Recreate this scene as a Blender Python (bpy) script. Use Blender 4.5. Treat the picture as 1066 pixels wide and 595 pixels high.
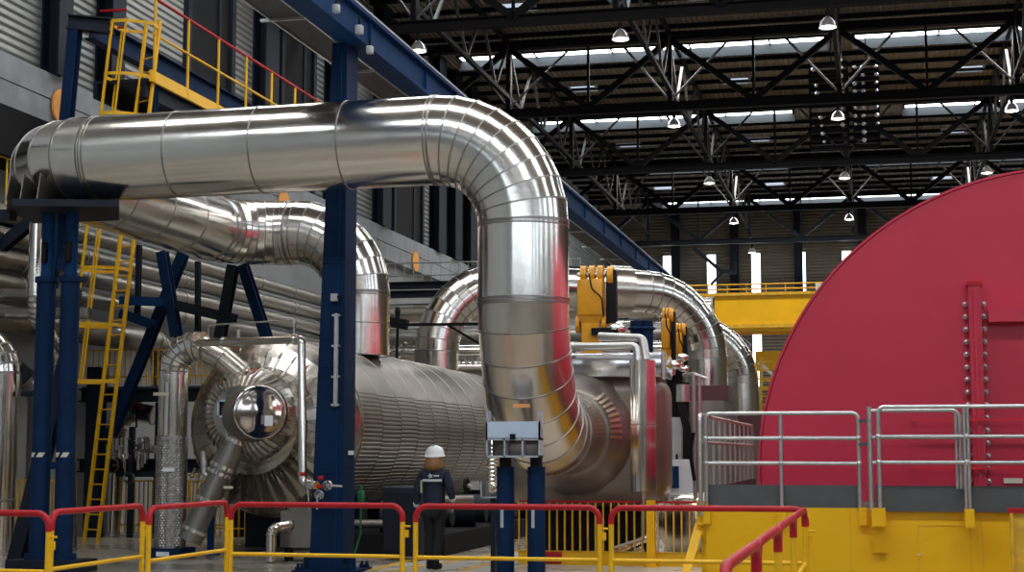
import bpy, bmesh, math, random
from mathutils import Vector as V, Matrix
random.seed(4)
for o in list(bpy.data.objects): bpy.data.objects.remove(o)
S = bpy.context.scene; C = S.collection; PI = math.pi
# ------------------------------------------------------------- camera, light, exposure
EYE = V((0, 0, 1.68)); FPX = 1650.0
_y = V((378, 173.5, 1650)).normalized(); _z = V((0, -1650, 173.5)).normalized(); _x = _y.cross(_z)
RIGHT = V((_x[0], _y[0], _z[0])); DOWN = V((_x[1], _y[1], _z[1])); FWD = V((_x[2], _y[2], _z[2]))
cam = bpy.data.objects.new('camera', bpy.data.cameras.new('camera')); C.objects.link(cam)
cam.data.sensor_width = 36; cam.data.lens = FPX/1066*36; cam.data.clip_end = 400
M4 = Matrix((RIGHT, -DOWN, -FWD)).transposed().to_4x4(); M4.translation = EYE; cam.matrix_world = M4
S.camera = cam
S.view_settings.view_transform = 'Standard'; S.view_settings.look = 'None'
S.view_settings.exposure = 0.35; S.view_settings.gamma = 1; S.view_settings.use_curve_mapping = False
SKY_E = 6.5; WIN_E = 4.0
w = bpy.data.worlds.new('world'); S.world = w; w.use_nodes = True
w.node_tree.nodes['Background'].inputs[0].default_value = (.75, .85, 1, 1)
w.node_tree.nodes['Background'].inputs[1].default_value = .4
def area(name, loc, sx, sy, e, rot=(0, 0, 0), col=(1, .97, .92)):
    l = bpy.data.lights.new(name, 'AREA'); l.shape = 'RECTANGLE'; l.size = sx; l.size_y = sy; l.energy = e; l.color = col
    o = bpy.data.objects.new(name, l); o.location = loc; o.rotation_euler = rot; C.objects.link(o)
area('hall_fill_light', (-4, 7, 16.2), 23, 2.4, 1500, col=(.85, .93, 1))  # added lamp, meant to give the front pipe its bluish streak
area('hall_fill_light', (-2, 19, 16.2), 26, 2, 700)  # this and the next are added fill lamps under the unseen roof
area('hall_fill_light', (-6, 33, 16.2), 18, 3, 1000)
area('hall_fill_light', (0, 57.1, 16.0), 24, 2, 1800)  # added fill lamps at the skylight rows, brighten the far hall
area('hall_fill_light', (0, 81.3, 16.0), 24, 2, 1500)
# ------------------------------------------------------------- helpers
def P(u, v, X=None, Y=None, Z=None):
    """point of the hall seen at pixel u,v on a plane X, Y or Z"""
    d = RIGHT*(u-533) + DOWN*(v-297.5) + FWD*FPX
    t = X/d.x if X is not None else Y/d.y if Y is not None else (Z-EYE.z)/d.z
    return EYE + d*t
def tag(o, label=None, cat=None, group=None, kind=None):
    for k, v in (('label', label), ('category', cat), ('group', group), ('kind', kind)):
        if v: o[k] = v
    return o
def thing(name, label, cat, loc=(0, 0, 0), group=None):
    o = bpy.data.objects.new(name, None); C.objects.link(o); o.location = loc; o.empty_display_size = .2
    return tag(o, label, cat, group)
def wloc(o):
    p = V((0, 0, 0))
    while o: p += o.location; o = o.parent
    return p
def dup(root, loc, rz=0, label=None, name=None):
    def cp(o, par):
        c = o.copy(); C.objects.link(c); c.parent = par
        for ch in list(o.children): cp(ch, c)
        return c
    r = cp(root, None); r.location = loc; r.rotation_euler = (0, 0, rz)
    if label: r['label'] = label
    return r
def fillet(pts, R, k=6):
    pts = [V(p) for p in pts]; out = [pts[0]]
    for i in range(1, len(pts)-1):
        a, b, c = pts[i-1], pts[i], pts[i+1]; r = R[i-1] if isinstance(R, (list, tuple)) else R
        if r <= 0: out.append(b); continue
        u = (a-b).normalized(); w_ = (c-b).normalized(); ang = u.angle(w_)
        if ang > PI-.01: out.append(b); continue
        t = r/math.tan(ang/2); cen = b + (u+w_).normalized()*(r/math.sin(ang/2))
        s, e = b+u*t-cen, b+w_*t-cen; ax = s.cross(e).normalized(); tot = s.angle(e)
        for j in range(k+1): out.append(cen + Matrix.Rotation(tot*j/k, 3, ax) @ s)
    out.append(pts[-1]); return out
def split_long(pts, step):
    out = [pts[0]]
    for a, b in zip(pts, pts[1:]):
        if (b-a).length < 5e-3: continue
        n = max(1, round((b-a).length/step))
        for i in range(1, n+1): out.append(a.lerp(b, i/n))
    return out
class MB:
    def __init__(s): s.v = []; s.f = []; s.sm = []; s.mi = []; s.m = 0
    def add(s, vs, fs, smooth=False):
        b = len(s.v); s.v += [V(p) for p in vs]
        for f in fs: s.f.append([b+i for i in f]); s.sm.append(smooth); s.mi.append(s.m)
        return s
    def box(s, c, d, R=None):
        c = V(c); h = V(d)/2; vs = []
        for i in range(8):
            p = V(((-1, 1)[i & 1]*h.x, (-1, 1)[i >> 1 & 1]*h.y, (-1, 1)[i >> 2]*h.z))
            vs.append(c + (R @ p if R else p))
        return s.add(vs, [(0, 2, 3, 1), (4, 5, 7, 6), (0, 1, 5, 4), (2, 6, 7, 3), (0, 4, 6, 2), (1, 3, 7, 5)])
    def bx(s, x0, x1, y0, y1, z0, z1): return s.box(((x0+x1)/2, (y0+y1)/2, (z0+z1)/2), (abs(x1-x0), abs(y1-y0), abs(z1-z0)))
    def rbox(s, x0, x1, y0, y1, z0, z1, r, seg=4):
        bm = bmesh.new(); bmesh.ops.create_cube(bm, size=1)
        for q in bm.verts: q.co = V(((x0+x1)/2+q.co.x*(x1-x0), (y0+y1)/2+q.co.y*(y1-y0), (z0+z1)/2+q.co.z*(z1-z0)))
        bmesh.ops.bevel(bm, geom=bm.edges[:], offset=r, segments=seg, affect='EDGES', profile=.5)
        bm.verts.index_update(); s.add([q.co.copy() for q in bm.verts], [[q.index for q in f.verts] for f in bm.faces], True); bm.free(); return s
    def beam(s, a, b, w_, h, up=(0, 0, 1)):
        a, b = V(a), V(b); d = (b-a).normalized(); up = V(up)
        if abs(d.dot(up)) > .98: up = V((0, 1, 0))
        x = d.cross(up).normalized(); z = x.cross(d)
        vs = [p + x*sx*w_/2 + z*sz*h/2 for p in (a, b) for sx, sz in ((-1, -1), (1, -1), (1, 1), (-1, 1))]
        return s.add(vs, [(3, 2, 1, 0), (4, 5, 6, 7), (0, 1, 5, 4), (1, 2, 6, 5), (2, 3, 7, 6), (3, 0, 4, 7)])
    def ibeam(s, a, b, w_, h, t=.03, up=(0, 0, 1)):
        a, b = V(a), V(b); d = (b-a).normalized(); u = V(up)
        if abs(d.dot(u)) > .98: u = V((0, 1, 0))
        x = d.cross(u).normalized(); z = x.cross(d)
        s.beam(a+z*(h-t)/2, b+z*(h-t)/2, w_, t, up); s.beam(a-z*(h-t)/2, b-z*(h-t)/2, w_, t, up); return s.beam(a, b, t, h-2*t, up)
    def cyl(s, a, b, r0, r1=None, n=16, caps=True, smooth=True):
        a, b = V(a), V(b); r1 = r0 if r1 is None else r1; d = (b-a).normalized()
        x = d.orthogonal().normalized(); y = d.cross(x); R = []
        for p, r in ((a, r0), (b, r1)): R.append([p + (x*math.cos(2*PI*i/n)+y*math.sin(2*PI*i/n))*r for i in range(n)])
        s.add(R[0]+R[1], [(i, (i+1) % n, n+(i+1) % n, n+i) for i in range(n)], smooth)
        if caps:
            if r0 > 0: s.add(R[0], [list(range(n))[::-1]])
            if r1 > 0: s.add(R[1], [list(range(n))])
        return s
    def lathe(s, o, ax, prof, n=32, smooth=True, ring_sharp=False):
        o = V(o); ax = V(ax).normalized(); x = ax.orthogonal().normalized(); y = ax.cross(x)
        rings = [[o+ax*a+(x*math.cos(2*PI*i/n)+y*math.sin(2*PI*i/n))*max(r, 1e-4) for i in range(n)] for a, r in prof]
        if ring_sharp:
            for A, B in zip(rings, rings[1:]): s.add(A+B, [(i, (i+1) % n, n+(i+1) % n, n+i) for i in range(n)], smooth)
        else:
            vs = [p for r in rings for p in r]
            s.add(vs, [(k*n+i, k*n+(i+1) % n, (k+1)*n+(i+1) % n, (k+1)*n+i) for k in range(len(rings)-1) for i in range(n)], smooth)
        return s
    def tube(s, pts, r, n=12, split=False, caps=True, seam=None, seam_at=None):
        pts = [V(p) for p in pts]; D = [(b-a).normalized() for a, b in zip(pts, pts[1:])]
        x = D[0].orthogonal().normalized()
        if abs(D[0].z) < .9: x = V((0, 0, 1)) - D[0]*D[0].z; x.normalize()
        y = D[0].cross(x)
        ring = [pts[0] + (x*math.cos(2*PI*i/n)+y*math.sin(2*PI*i/n))*r for i in range(n)]; rings = [ring]
        for k, d in enumerate(D):
            nr = (d + D[k+1]).normalized() if k+1 < len(D) else d
            ring = [p + d*((pts[k+1]-p).dot(nr)/d.dot(nr)) for p in ring]; rings.append(ring)
        if split:
            for A, B in zip(rings, rings[1:]): s.add(A+B, [(i, (i+1) % n, n+(i+1) % n, n+i) for i in range(n)], True)
        else:
            s.add([p for q in rings for p in q], [(k*n+i, k*n+(i+1) % n, (k+1)*n+(i+1) % n, (k+1)*n+i) for k in range(len(rings)-1) for i in range(n)], True)
        if caps: s.add(rings[0], [list(range(n))[::-1]]); s.add(rings[-1], [list(range(n))])
        if seam:
            hw, e = seam; s.m = 1
            for k, R_ in enumerate(rings):
                if seam_at and k not in seam_at: continue
                c = pts[k]; t = (D[min(k, len(D)-1)] + D[max(k-1, 0)]).normalized(); q = []
                for off, ee in ((-hw, 0), (-hw*.8, e), (hw*.8, e), (hw, 0)): q.append([c + (p-c)*(1+ee/r) + t*off for p in R_])
                for A, B in zip(q, q[1:]): s.add(A+B, [(i, (i+1) % n, n+(i+1) % n, n+i) for i in range(n)], True)
            s.m = 0
        return s
    def sphere(s, c, r, n=12, m=8, sc=(1, 1, 1)):
        c = V(c); vs = []
        for j in range(m+1):
            for i in range(n):
                a, b = PI*j/m, 2*PI*i/n; vs.append(c+V((sc[0]*r*math.sin(a)*math.cos(b), sc[1]*r*math.sin(a)*math.sin(b), sc[2]*r*math.cos(a))))
        return s.add(vs, [(j*n+i, (j+1)*n+i, (j+1)*n+(i+1) % n, j*n+(i+1) % n) for j in range(m) for i in range(n)], True)
    def build(s, name, m, parent=None, loc=None):
        me = bpy.data.meshes.new(name); o = bpy.data.objects.new(name, me); C.objects.link(o)
        if parent is not None: o.parent = parent; off = wloc(parent)
        else:
            if loc is None:
                xs = [p.x for p in s.v]; ys = [p.y for p in s.v]; zs = [p.z for p in s.v]
                loc = V(((min(xs)+max(xs))/2, (min(ys)+max(ys))/2, min(zs)))
            o.location = loc; off = V(loc)
        me.from_pydata([tuple(p-off) for p in s.v], [], s.f)
        me.polygons.foreach_set('use_smooth', s.sm)
        for mm in (m if isinstance(m, (list, tuple)) else [m]): me.materials.append(mm)
        if max(s.mi) and len(me.materials) == 1: me.materials.append(SEAMM)
        me.polygons.foreach_set('material_index', s.mi)
        bm = bmesh.new(); bm.from_mesh(me); bmesh.ops.recalc_face_normals(bm, faces=bm.faces[:]); bm.to_mesh(me); bm.free()
        me.update(); return o
# ------------------------------------------------------------- materials
def mat(name, col, rough=.5, metal=0, bump=None, var=0, vscale=3, spec=.5, emit=None, rvar=0, coat=0, stretch=(1, 1, 1)):
    m = bpy.data.materials.new(name); m.use_nodes = True; nt = m.node_tree; N = nt.nodes; L = nt.links; b = N['Principled BSDF']
    b.inputs['Base Color'].default_value = (*col, 1); b.inputs['Roughness'].default_value = rough; b.inputs['Metallic'].default_value = metal
    b.inputs['Specular IOR Level'].default_value = spec; b.inputs['Coat Weight'].default_value = coat
    if emit: b.inputs['Emission Color'].default_value = (*emit[0], 1); b.inputs['Emission Strength'].default_value = emit[1]
    tc = N.new('ShaderNodeTexCoord'); mp = N.new('ShaderNodeMapping'); mp.inputs['Scale'].default_value = stretch; L.new(tc.outputs['Object'], mp.inputs[0])
    if var or rvar:
        n = N.new('ShaderNodeTexNoise'); n.inputs['Scale'].default_value = vscale; n.inputs['Detail'].default_value = 5; L.new(mp.outputs[0], n.inputs['Vector'])
    if var:
        r = N.new('ShaderNodeMapRange'); r.inputs[1].default_value = .3; r.inputs[2].default_value = .7; r.inputs[3].default_value = 1-var; r.inputs[4].default_value = 1+var; L.new(n.outputs[0], r.inputs[0])
        mx = N.new('ShaderNodeVectorMath'); mx.operation = 'SCALE'; mx.inputs[0].default_value = col; L.new(r.outputs[0], mx.inputs['Scale']); L.new(mx.outputs[0], b.inputs['Base Color'])
    if rvar:
        r2 = N.new('ShaderNodeMapRange'); r2.inputs[1].default_value = .3; r2.inputs[2].default_value = .7; r2.inputs[3].default_value = max(.03, rough-rvar); r2.inputs[4].default_value = rough+rvar; L.new(n.outputs[0], r2.inputs[0]); L.new(r2.outputs[0], b.inputs['Roughness'])
    if bump:
        sc, st, dist = bump; n2 = N.new('ShaderNodeTexNoise'); n2.inputs['Scale'].default_value = sc; n2.inputs['Detail'].default_value = 3; L.new(mp.outputs[0], n2.inputs['Vector'])
        bp = N.new('ShaderNodeBump'); bp.inputs['Strength'].default_value = st; bp.inputs['Distance'].default_value = dist; L.new(n2.outputs[0], bp.inputs['Height']); L.new(bp.outputs[0], b.inputs['Normal'])
    return m
def wavemat(name, col, axis, scale, dist, rough=.5, metal=0, var=.1, strength=1):
    m = mat(name, col, rough, metal, var=var, vscale=.6); nt = m.node_tree; N = nt.nodes; L = nt.links
    tc = N.new('ShaderNodeTexCoord'); wv = N.new('ShaderNodeTexWave'); wv.wave_type = 'BANDS'; wv.bands_direction = axis; wv.inputs['Scale'].default_value = scale
    L.new(tc.outputs['Object'], wv.inputs['Vector']); bp = N.new('ShaderNodeBump'); bp.inputs['Distance'].default_value = dist; bp.inputs['Strength'].default_value = strength
    L.new(wv.outputs[0], bp.inputs['Height']); L.new(bp.outputs[0], N['Principled BSDF'].inputs['Normal']); return m
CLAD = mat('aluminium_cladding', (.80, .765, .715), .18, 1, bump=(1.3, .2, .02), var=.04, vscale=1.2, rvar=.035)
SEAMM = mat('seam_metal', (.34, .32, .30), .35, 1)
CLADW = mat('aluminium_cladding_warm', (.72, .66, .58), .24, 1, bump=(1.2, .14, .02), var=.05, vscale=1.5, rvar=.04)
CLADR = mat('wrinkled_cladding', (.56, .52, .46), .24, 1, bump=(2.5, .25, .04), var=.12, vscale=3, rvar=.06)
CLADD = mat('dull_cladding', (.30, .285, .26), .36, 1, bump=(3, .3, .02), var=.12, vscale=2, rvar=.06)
CASE = mat('casing_metal', (.26, .22, .195), .42, .75, bump=(2, .3, .02), var=.15, vscale=2)
STRIP = mat('polished_band', (.6, .6, .62), .16, 1, bump=(3, .3, .01), var=.05)
CAPM = mat('manway_cap_mirror', (.66, .60, .57), .1, 1, bump=(1.0, .35, .06))
CHECK = mat('steel_sheet', (.45, .44, .43), .3, 1, var=.35, vscale=14)
BLUE = mat('navy_paint', (.0045, .02, .062), .6, bump=(6, .1, .01), var=.2, vscale=3, spec=.1)
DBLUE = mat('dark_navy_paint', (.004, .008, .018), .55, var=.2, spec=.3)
BLUE2 = mat('crane_blue_paint', (.008, .04, .125), .6, var=.2, spec=.06)
YEL = mat('yellow_paint', (.82, .45, .008), .4, spec=.35, var=.08, vscale=2)
YELW = mat('yellow_wall_paint', (.86, .46, .004), .45, spec=.3, var=.07, vscale=1.2, bump=(1.5, .15, .01))
YELD = mat('worn_yellow_paint', (.68, .38, .02), .5, var=.2, vscale=6)
ORG = mat('amber_paint', (.72, .33, .01), .35, var=.15, vscale=4)
RED = mat('red_paint', (.42, .008, .016), .45, spec=.3, var=.1, vscale=4)
HOOD = mat('crimson_enamel', (.52, .016, .052), .42, var=.06, vscale=.8, bump=(.8, .12, .03))
GALV = mat('galvanised_tube', (.55, .54, .53), .34, .9, var=.1, vscale=12)
GREY = mat('slate_grey_sheet', (.075, .078, .082), .5, var=.15, vscale=3)
LGREY = mat('pale_grey_paint', (.42, .43, .44), .5, var=.08)
WHITE = mat('white_paint', (.75, .78, .82), .5)
PALE = mat('pale_blue_plate', (.50, .60, .74), .45)
BRED = mat('bright_red_paint', (.62, .01, .02), .4)
BLACK = mat('black_rubber', (.006, .006, .007), .65, spec=.2)
TRUSS = mat('dark_truss_paint', (.006, .006, .008), .75, var=.2, spec=.2)
TRUSSL = mat('grey_lattice_paint', (.06, .058, .056), .6, .1, var=.2)
CONC = mat('concrete_band', (.30, .32, .34), .75, var=.14, vscale=2.5, bump=(9, .3, .01))
PLAS = mat('lower_wall_render', (.30, .31, .31), .8, var=.12, vscale=.8)
WCLAD = wavemat('wall_cladding', (.27, .275, .265), 'Z', 1.9, .05, .5, .25, .14)
FCLAD = wavemat('end_wall_cladding', (.22, .185, .14), 'Z', 1.6, .05, .6, .1, .15)
DECK = wavemat('roof_deck', (.28, .235, .18), 'X', 1.6, .06, .6, .1, .15)
def floor_mat():
    m = mat('concrete_floor', (.27, .235, .195), .28, var=.18, vscale=.7, rvar=.1, bump=(3, .08, .01)); return m
FLOOR = floor_mat(); FLIGHT = mat('pale_floor_coating', (.56, .52, .46), .3, var=.1, vscale=1.5, rvar=.08)
SKYL = mat('skylight_glow', (.8, .9, 1), .5, emit=((.86, .94, 1), SKY_E))
WING = mat('window_glow', (.8, .9, 1), .5, emit=((.80, .90, 1), WIN_E))
CURB = mat('curb_paint', (.06, .065, .07), .7, spec=.2)
SKYS = mat('small_skylight_glow', (.7, .8, 1), .5, emit=((.72, .84, 1), .55))
LAMPG = mat('lamp_glow', (1, 1, 1), .5, emit=((1, .95, .88), 5))
LAMPS = mat('lamp_dome_glass', (.6, .6, .6), .25, .6)
CORAL = mat('orange_disc', (.95, .42, .10), .7, var=.1, vscale=8)
GREEN = mat('green_paint', (.01, .14, .05), .4)
LABEL = mat('orange_label', (.75, .32, .10), .5); CREAM = mat('cream_label', (.62, .58, .45), .5)
# ------------------------------------------------------------- the room
XL, XR, YB, YF, ZR = -16, 26, -22, 97, 16.6
def struct(mb, name, m, loc=None, parent=None):
    o = mb.build(name, m, parent, loc)
    if parent is None: o['kind'] = 'structure'
    return o
struct(MB().bx(XL-.3, XR+.3, YB, YF+.3, -.2, 0), 'floor', FLOOR, (0, 0, 0))
struct(MB().bx(XL-.3, XR+.3, YB, YF+.3, ZR, ZR+.2), 'ceiling', DECK, (0, 0, 0))
wl = struct(MB().bx(XL-.3, XL, YB, YF, 9.15, ZR), 'wall_left', WCLAD, (0, 0, 0))
struct(MB().bx(XL-.3, XL, YB, YF, 0, 8.1), 'wall_left_lower', PLAS, (0, 0, 0))
struct(MB().bx(XL, XR, YF, YF+.3, 0, ZR), 'wall_far', FCLAD, (0, 0, 0))
struct(MB().bx(XL-.3, XR+.3, YB-.3, YB, 0, ZR), 'wall_back', FCLAD, (0, 0, 0))
struct(MB().bx(XR, XR+.3, YB, YF, 0, ZR), 'wall_right', FCLAD, (0, 0, 0))
b = MB().bx(XL-.35, XL+.25, YB, YF, 8.1, 8.62).bx(XL-.35, XL+.25, YB, YF, 8.65, 9.15).bx(XL-.35, XL+.2, YB, YF, 8.6, 8.67)
struct(b, 'trim_1', CONC)
# panes of the openings: skylights in the deck, tall windows in the far wall, added glowing panes behind and at right
wn = [0]
def window(pane, frame=None, m=WING):
    wn[0] += 1; o = struct(pane, 'window_%d' % wn[0], m)
    if frame: frame.build('window_frame', CURB if m is SKYL else LGREY, o)
    return o
def skylight(x0, x1, y0, y1, fr=True):
    f = MB().bx(x0-.1, x1+.1, y0-.06, y0, ZR-.08, ZR).bx(x0-.1, x1+.1, y1, y1+.08, ZR-(.42 if fr else .1), ZR).bx(x0-.1, x0, y0, y1, ZR-.1, ZR).bx(x1, x1+.1, y0, y1, ZR-.1, ZR)
    k = x0+2.9
    while fr and k < x1-.5: f.bx(k-.03, k+.03, y0, y1, ZR-.1, ZR-.06); k += 2.9
    window(MB().bx(x0, x1, y0, y1, ZR-.05, ZR-.01), f, SKYL if fr else SKYS)
for y in (57.1, 69.3, 81.3, 93.7):
    w_ = .3
    if y < 60: xs = [(-15, -1.4), (-.35, 9), (10, 20)]
    elif y < 75: xs = [(-14.8, -3.2), (1.6, 12)]
    elif y < 90: xs = [(-11.2, -4), (-.2, 12)]
    else: xs = [(-12.1, 12)]
    for a, b_ in xs: skylight(a, b_, y-w_, y+w_)
for y in (44.5, 31, 19, 7, -6): skylight(-15, -2, y-.7, y+.7); skylight(0, 20, y-.7, y+.7)  # unseen extra rows, added towards the camera to light the hall
for y in (62.9, 75.2, 88.1, 50.6):
    for x in (-11.3, -5.1, 3.9, 10): skylight(x-.5, x+.5, y-.45, y+.45, False)
for i in range(10):
    x = -12.5+2.71*i
    window(MB().bx(x, x+.52, YF-.06, YF-.02, 5.6, 13.75), MB().bx(x-.05, x, YF-.1, YF, 5.6, 13.75).bx(x+.52, x+.57, YF-.1, YF, 5.6, 13.75).bx(x, x+.52, YF-.1, YF, 9.6, 9.66))
for i in range(8):
    x = -15+5.1*i
    window(MB().bx(x, x+2.6, YB+.02, YB+.06, 9.5, 14.5))  # unseen glowing panes added behind the camera for streaks on the pipes
for i in range(6):
    y = -18+9*i
    window(MB().bx(XR-.06, XR-.02, y, y+3, 9, 14))  # unseen glowing panes added on the right, also for pipe highlights
# dark openings and columns of the left wall
for a, b_ in ((34.7, 37.4), (40.9, 43.5), (51.6, 55.1), (66, 69.5)):
    f = MB().bx(XL, XL+.14, a-.1, a+.12, 9.15, ZR).bx(XL, XL+.14, b_-.12, b_+.1, 9.15, ZR).bx(XL, XL+.1, (a*.3+b_*.7)-.06, (a*.3+b_*.7)+.06, 9.15, ZR)
    wn[0] += 1; o = struct(MB().bx(XL, XL+.06, a, b_, 9.15, ZR), 'window_%d' % wn[0], BLACK); f.build('window_frame', DBLUE, o)
for k, (a, b_) in enumerate(((28, 28.55), (30.25, 30.85), (38.95, 39.9), (44.6, 45.3), (49.4, 50.3), (56.3, 57.3), (58.7, 59.7), (61.1, 62.2), (63.6, 64.6), (72, 73), (76, 77))):
    b = MB().bx(XL+.01, XL+.05, a, b_, 9.15, ZR).bx(XL+.35, XL+.4, a, b_, 9.15, ZR).bx(XL+.05, XL+.35, (a+b_)/2-.03, (a+b_)/2+.03, 9.15, ZR)
    tag(b.build('wall_column', DBLUE), 'dark blue steel column on the corrugated wall above the concrete band', 'column', 'columns on the left wall')
for k, x in enumerate((-11.7, -8.1, -4.25, -.45, 3.5)):
    tag(MB().ibeam((x, YF-.35, 0), (x, YF-.35, ZR), .5, .4).build('wall_column', DBLUE), 'dark steel column against the far end wall between bright windows', 'column', 'columns on the far wall')
DL = ['beside the top of the blue post at left', 'seen just left of the big blue column', 'just right of the big blue column', 'farthest along the band']
for (u, v), t in zip(((63, 112), (295, 212), (375, 247), (432, 272)), DL):
    p = P(u, v, X=XL+.28)
    tag(MB().cyl(p, p+V((.05, 0, 0)), .36, n=32).build('wall_disc', CORAL), 'round orange disc on the concrete band, '+t, 'wall disc', 'orange discs on the concrete band')
# roof steel
TY = (42.3, 54.3, 66.4, 78.4, 90.4)
ordn = ['first roof truss at the top edge of the picture', 'second roof truss from the camera', 'third roof truss from the camera', 'fourth roof truss from the camera', 'lowest and farthest roof truss, by the end wall']
for k, y in enumerate(TY):
    m = TRUSS if k < 4 else DBLUE
    t = thing('roof_truss', 'dark lattice truss, '+ordn[k], 'roof truss', (0, y, 13.5), 'roof trusses')
    MB().ibeam((-16, y, 13.7), (20, y, 13.7), .3, .3).build('bottom_chord', m, t); MB().ibeam((-16, y, 16.2), (20, y, 16.2), .3, .3).build('top_chord', m, t)
    for j in range(7):
        xt = -18.3+5.8*j; xb = xt+2.9
        if xt > -16: MB().beam((xt, y, 13.9), (xt, y, 16.1), .16, .2).build('post', m, t)
        MB().beam((xb, y, 13.9), (xb, y, 16.1), .09, .09).build('post', m, t)
        if xt > -16: MB().beam((xt, y, 16.1), (xb, y, 13.8), .2, .2).build('diagonal', m, t)
        MB().beam((xb, y, 13.8), (xt+5.8, y, 16.1), .2, .2).build('diagonal', m, t)
lg = ['by the blue crane rail at left', 'descending from the top centre', 'below the hanging lamp rack', 'right of the hanging lamp rack', 'beyond the right edge']
for j in range(5):
    x = -12.5+5.8*j
    t = thing('lattice_girder', 'light lattice girder running the length of the hall, '+lg[j], 'roof girder', (x, 42, 13.8), 'lengthwise lattice girders')
    MB().beam((x, 42.3, 14.3), (x, 90.4, 14.3), .14, .14).build('bottom_chord', TRUSS, t); MB().beam((x, 42.3, 16.3), (x, 90.4, 16.3), .14, .14).build('top_chord', TRUSS, t)
    for k in range(4):
        y0 = TY[k]
        for i in range(6):
            ya = y0+i*2; MB().beam((x, ya, 14.3 if i % 2 else 16.3), (x, ya+2, 16.3 if i % 2 else 14.3), .09, .09).build('brace', TRUSSL, t)
        for dx in (-1, 1): MB().beam((x, y0, 13.9), (x+dx*1.9, y0+1.7, 16.4), .07, .07).build('knee_brace', TRUSSL, t)
        MB().beam((x, y0+.3, 13.95), (x, y0+.3, 16.3), .1, .1).build('hanger', TRUSSL, t)
y = 38.6; pn = 0; pk = -1
while y < 96:
    if min(abs(y-q) for q in (57.1, 69.3, 81.3, 93.7, 44.5)) > .85:
        kt = sum(1 for q in TY if q < y); pn = pn+1 if kt == pk else 1; pk = kt
        tag(MB().ibeam((-16, y, 16.52), (20, y, 16.52), .12, .16, .02).build('roof_purlin', TRUSS), 'dark roof purlin, %s purlin beyond the %s' % (('nearest', 'second', 'third', 'fourth', 'fifth', 'sixth', 'seventh', 'eighth')[pn-1], ('camera side of the first truss', 'first truss', 'second truss', 'third truss', 'fourth truss', 'farthest truss')[kt]), 'purlin', 'roof purlins')
    y += 1.73
# pendant lamps
def lamp():
    t = thing('pendant_lamp', 'x', 'lamp', (0, 0, 0), 'pendant hall lamps')
    MB().lathe((0, 0, 0), (0, 0, 1), [(0, .24), (.06, .235), (.15, .20), (.24, .13), (.3, .06), (.31, .0)], 20).build('shade', LAMPS, t)
    MB().cyl((0, 0, .015), (0, 0, .02), .2, n=20).sphere((0, 0, .05), .09).build('bulb', LAMPG, t)
    MB().cyl((0, 0, .3), (0, 0, .46), .06).cyl((0, 0, .44), (0, 0, .52), .03, n=6).build('gear_housing', BLACK, t); return t
lp = None
rown = ['first truss', 'second truss', 'third truss', 'fourth truss', 'farthest truss']
coln = ['in the leftmost row', 'in the row left of the hanging rack', 'in the row by the hanging rack', 'in the row near the right edge']
for i, y in enumerate(TY):
    for j, x in enumerate((-12.36, -6.57, -.97, 4.7)):
        if j == 0 and i in (1, 2, 3, 4): continue
        if j == 3 and i in (0, 3, 4): continue
        if j == 2 and i == 4: continue
        lb = 'bell shaped hall lamp under the %s, %s' % (rown[i], coln[j])
        if lp is None: lp = lamp(); lp.location = (x, y, 12.99); lp['label'] = lb
        else: dup(lp, (x, y, 12.99), 0, lb)
# hanging rack with many small lamps
t = thing('lamp_rack', 'black rack of many small lamps hanging in the roof above the red hood', 'lamp rack', (-.8, 56, 12.3))
b = MB()
for x0, x1 in ((-1.95, -.65), (-.45, .4)):
    for x in (x0, x1): b.beam((x, 56, 12.3), (x, 56, 15.4), .07, .07)
    for k in range(11): b.beam((x0, 56.05, 12.35+.3*k), (x1, 56.05, 12.35+.3*k), .12, .14)
b.build('rack_frame', TRUSS, t)
b = MB().beam((-1.2, 56, 15.4), (-1.2, 56, 16.3), .04, .04).beam((0, 56, 15.4), (0, 56, 16.3), .04, .04); b.build('hanger', BLACK, t)
LENS = mat('small_lamp_lens', (.55, .58, .64), .2, .5, emit=((.9, .93, 1), .05))
for k in range(10):
    for x in (-1.85, -.85, -.4, -.12, .35):
        if random.random() < .12 or (k < 2 and x in (-.85, .35)): continue
        xx = x + (.012*(10-k)*3 if x < -1.5 else 0)
        z = 12.55+.29*k; q = random.uniform(.05, .085); MB().lathe((xx, 55.96, z), (random.uniform(-.3, .3), -1, -.3), [(0, q), (.1, q*.9), (.13, q*.5), (.14, 0)], 10).build('small_lamp', LENS, t)
# ------------------------------------------------------------- crane rail, cable tray, big column
t = thing('crane_beam', 'long blue crane runway beam running up from the big column towards the end wall', 'beam', (-7.3, 20, 7.65))
MB().bx(-7.5, -7.12, 8, 96, 8.06, 8.12).bx(-7.5, -7.2, 8, 96, 7.68, 8.07).bx(-7.5, -7.15, 8, 96, 7.64, 7.69).build('girder', BLUE2, t)
MB().bx(-7.22, -7.14, 8, 96, 8.12, 8.17).build('rail', LGREY, t)
for k in range(28): MB().bx(-7.2, -7.16, 10+3*k, 10.03+3*k, 7.69, 8.06).build('stiffener', BLUE2, t)
t = thing('cable_tray', 'dark cable tray with pale edges slung beside the blue crane beam', 'cable tray', (-8, 20, 7.5))
MB().bx(-8.02, -7.54, 8, 96, 7.66, 7.68).build('tray_floor', mat('tray_floor', (.03, .03, .035), .6), t)
for x in (-8.05, -7.55): MB().bx(x, x+.03, 8, 96, 7.64, 7.74).build('tray_edge', GALV, t)
for k in range(20): MB().bx(-8.15, -7.52, 17+3.1*k, 17.04+3.1*k, 7.60, 7.64).build('bracket', GALV, t)
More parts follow.
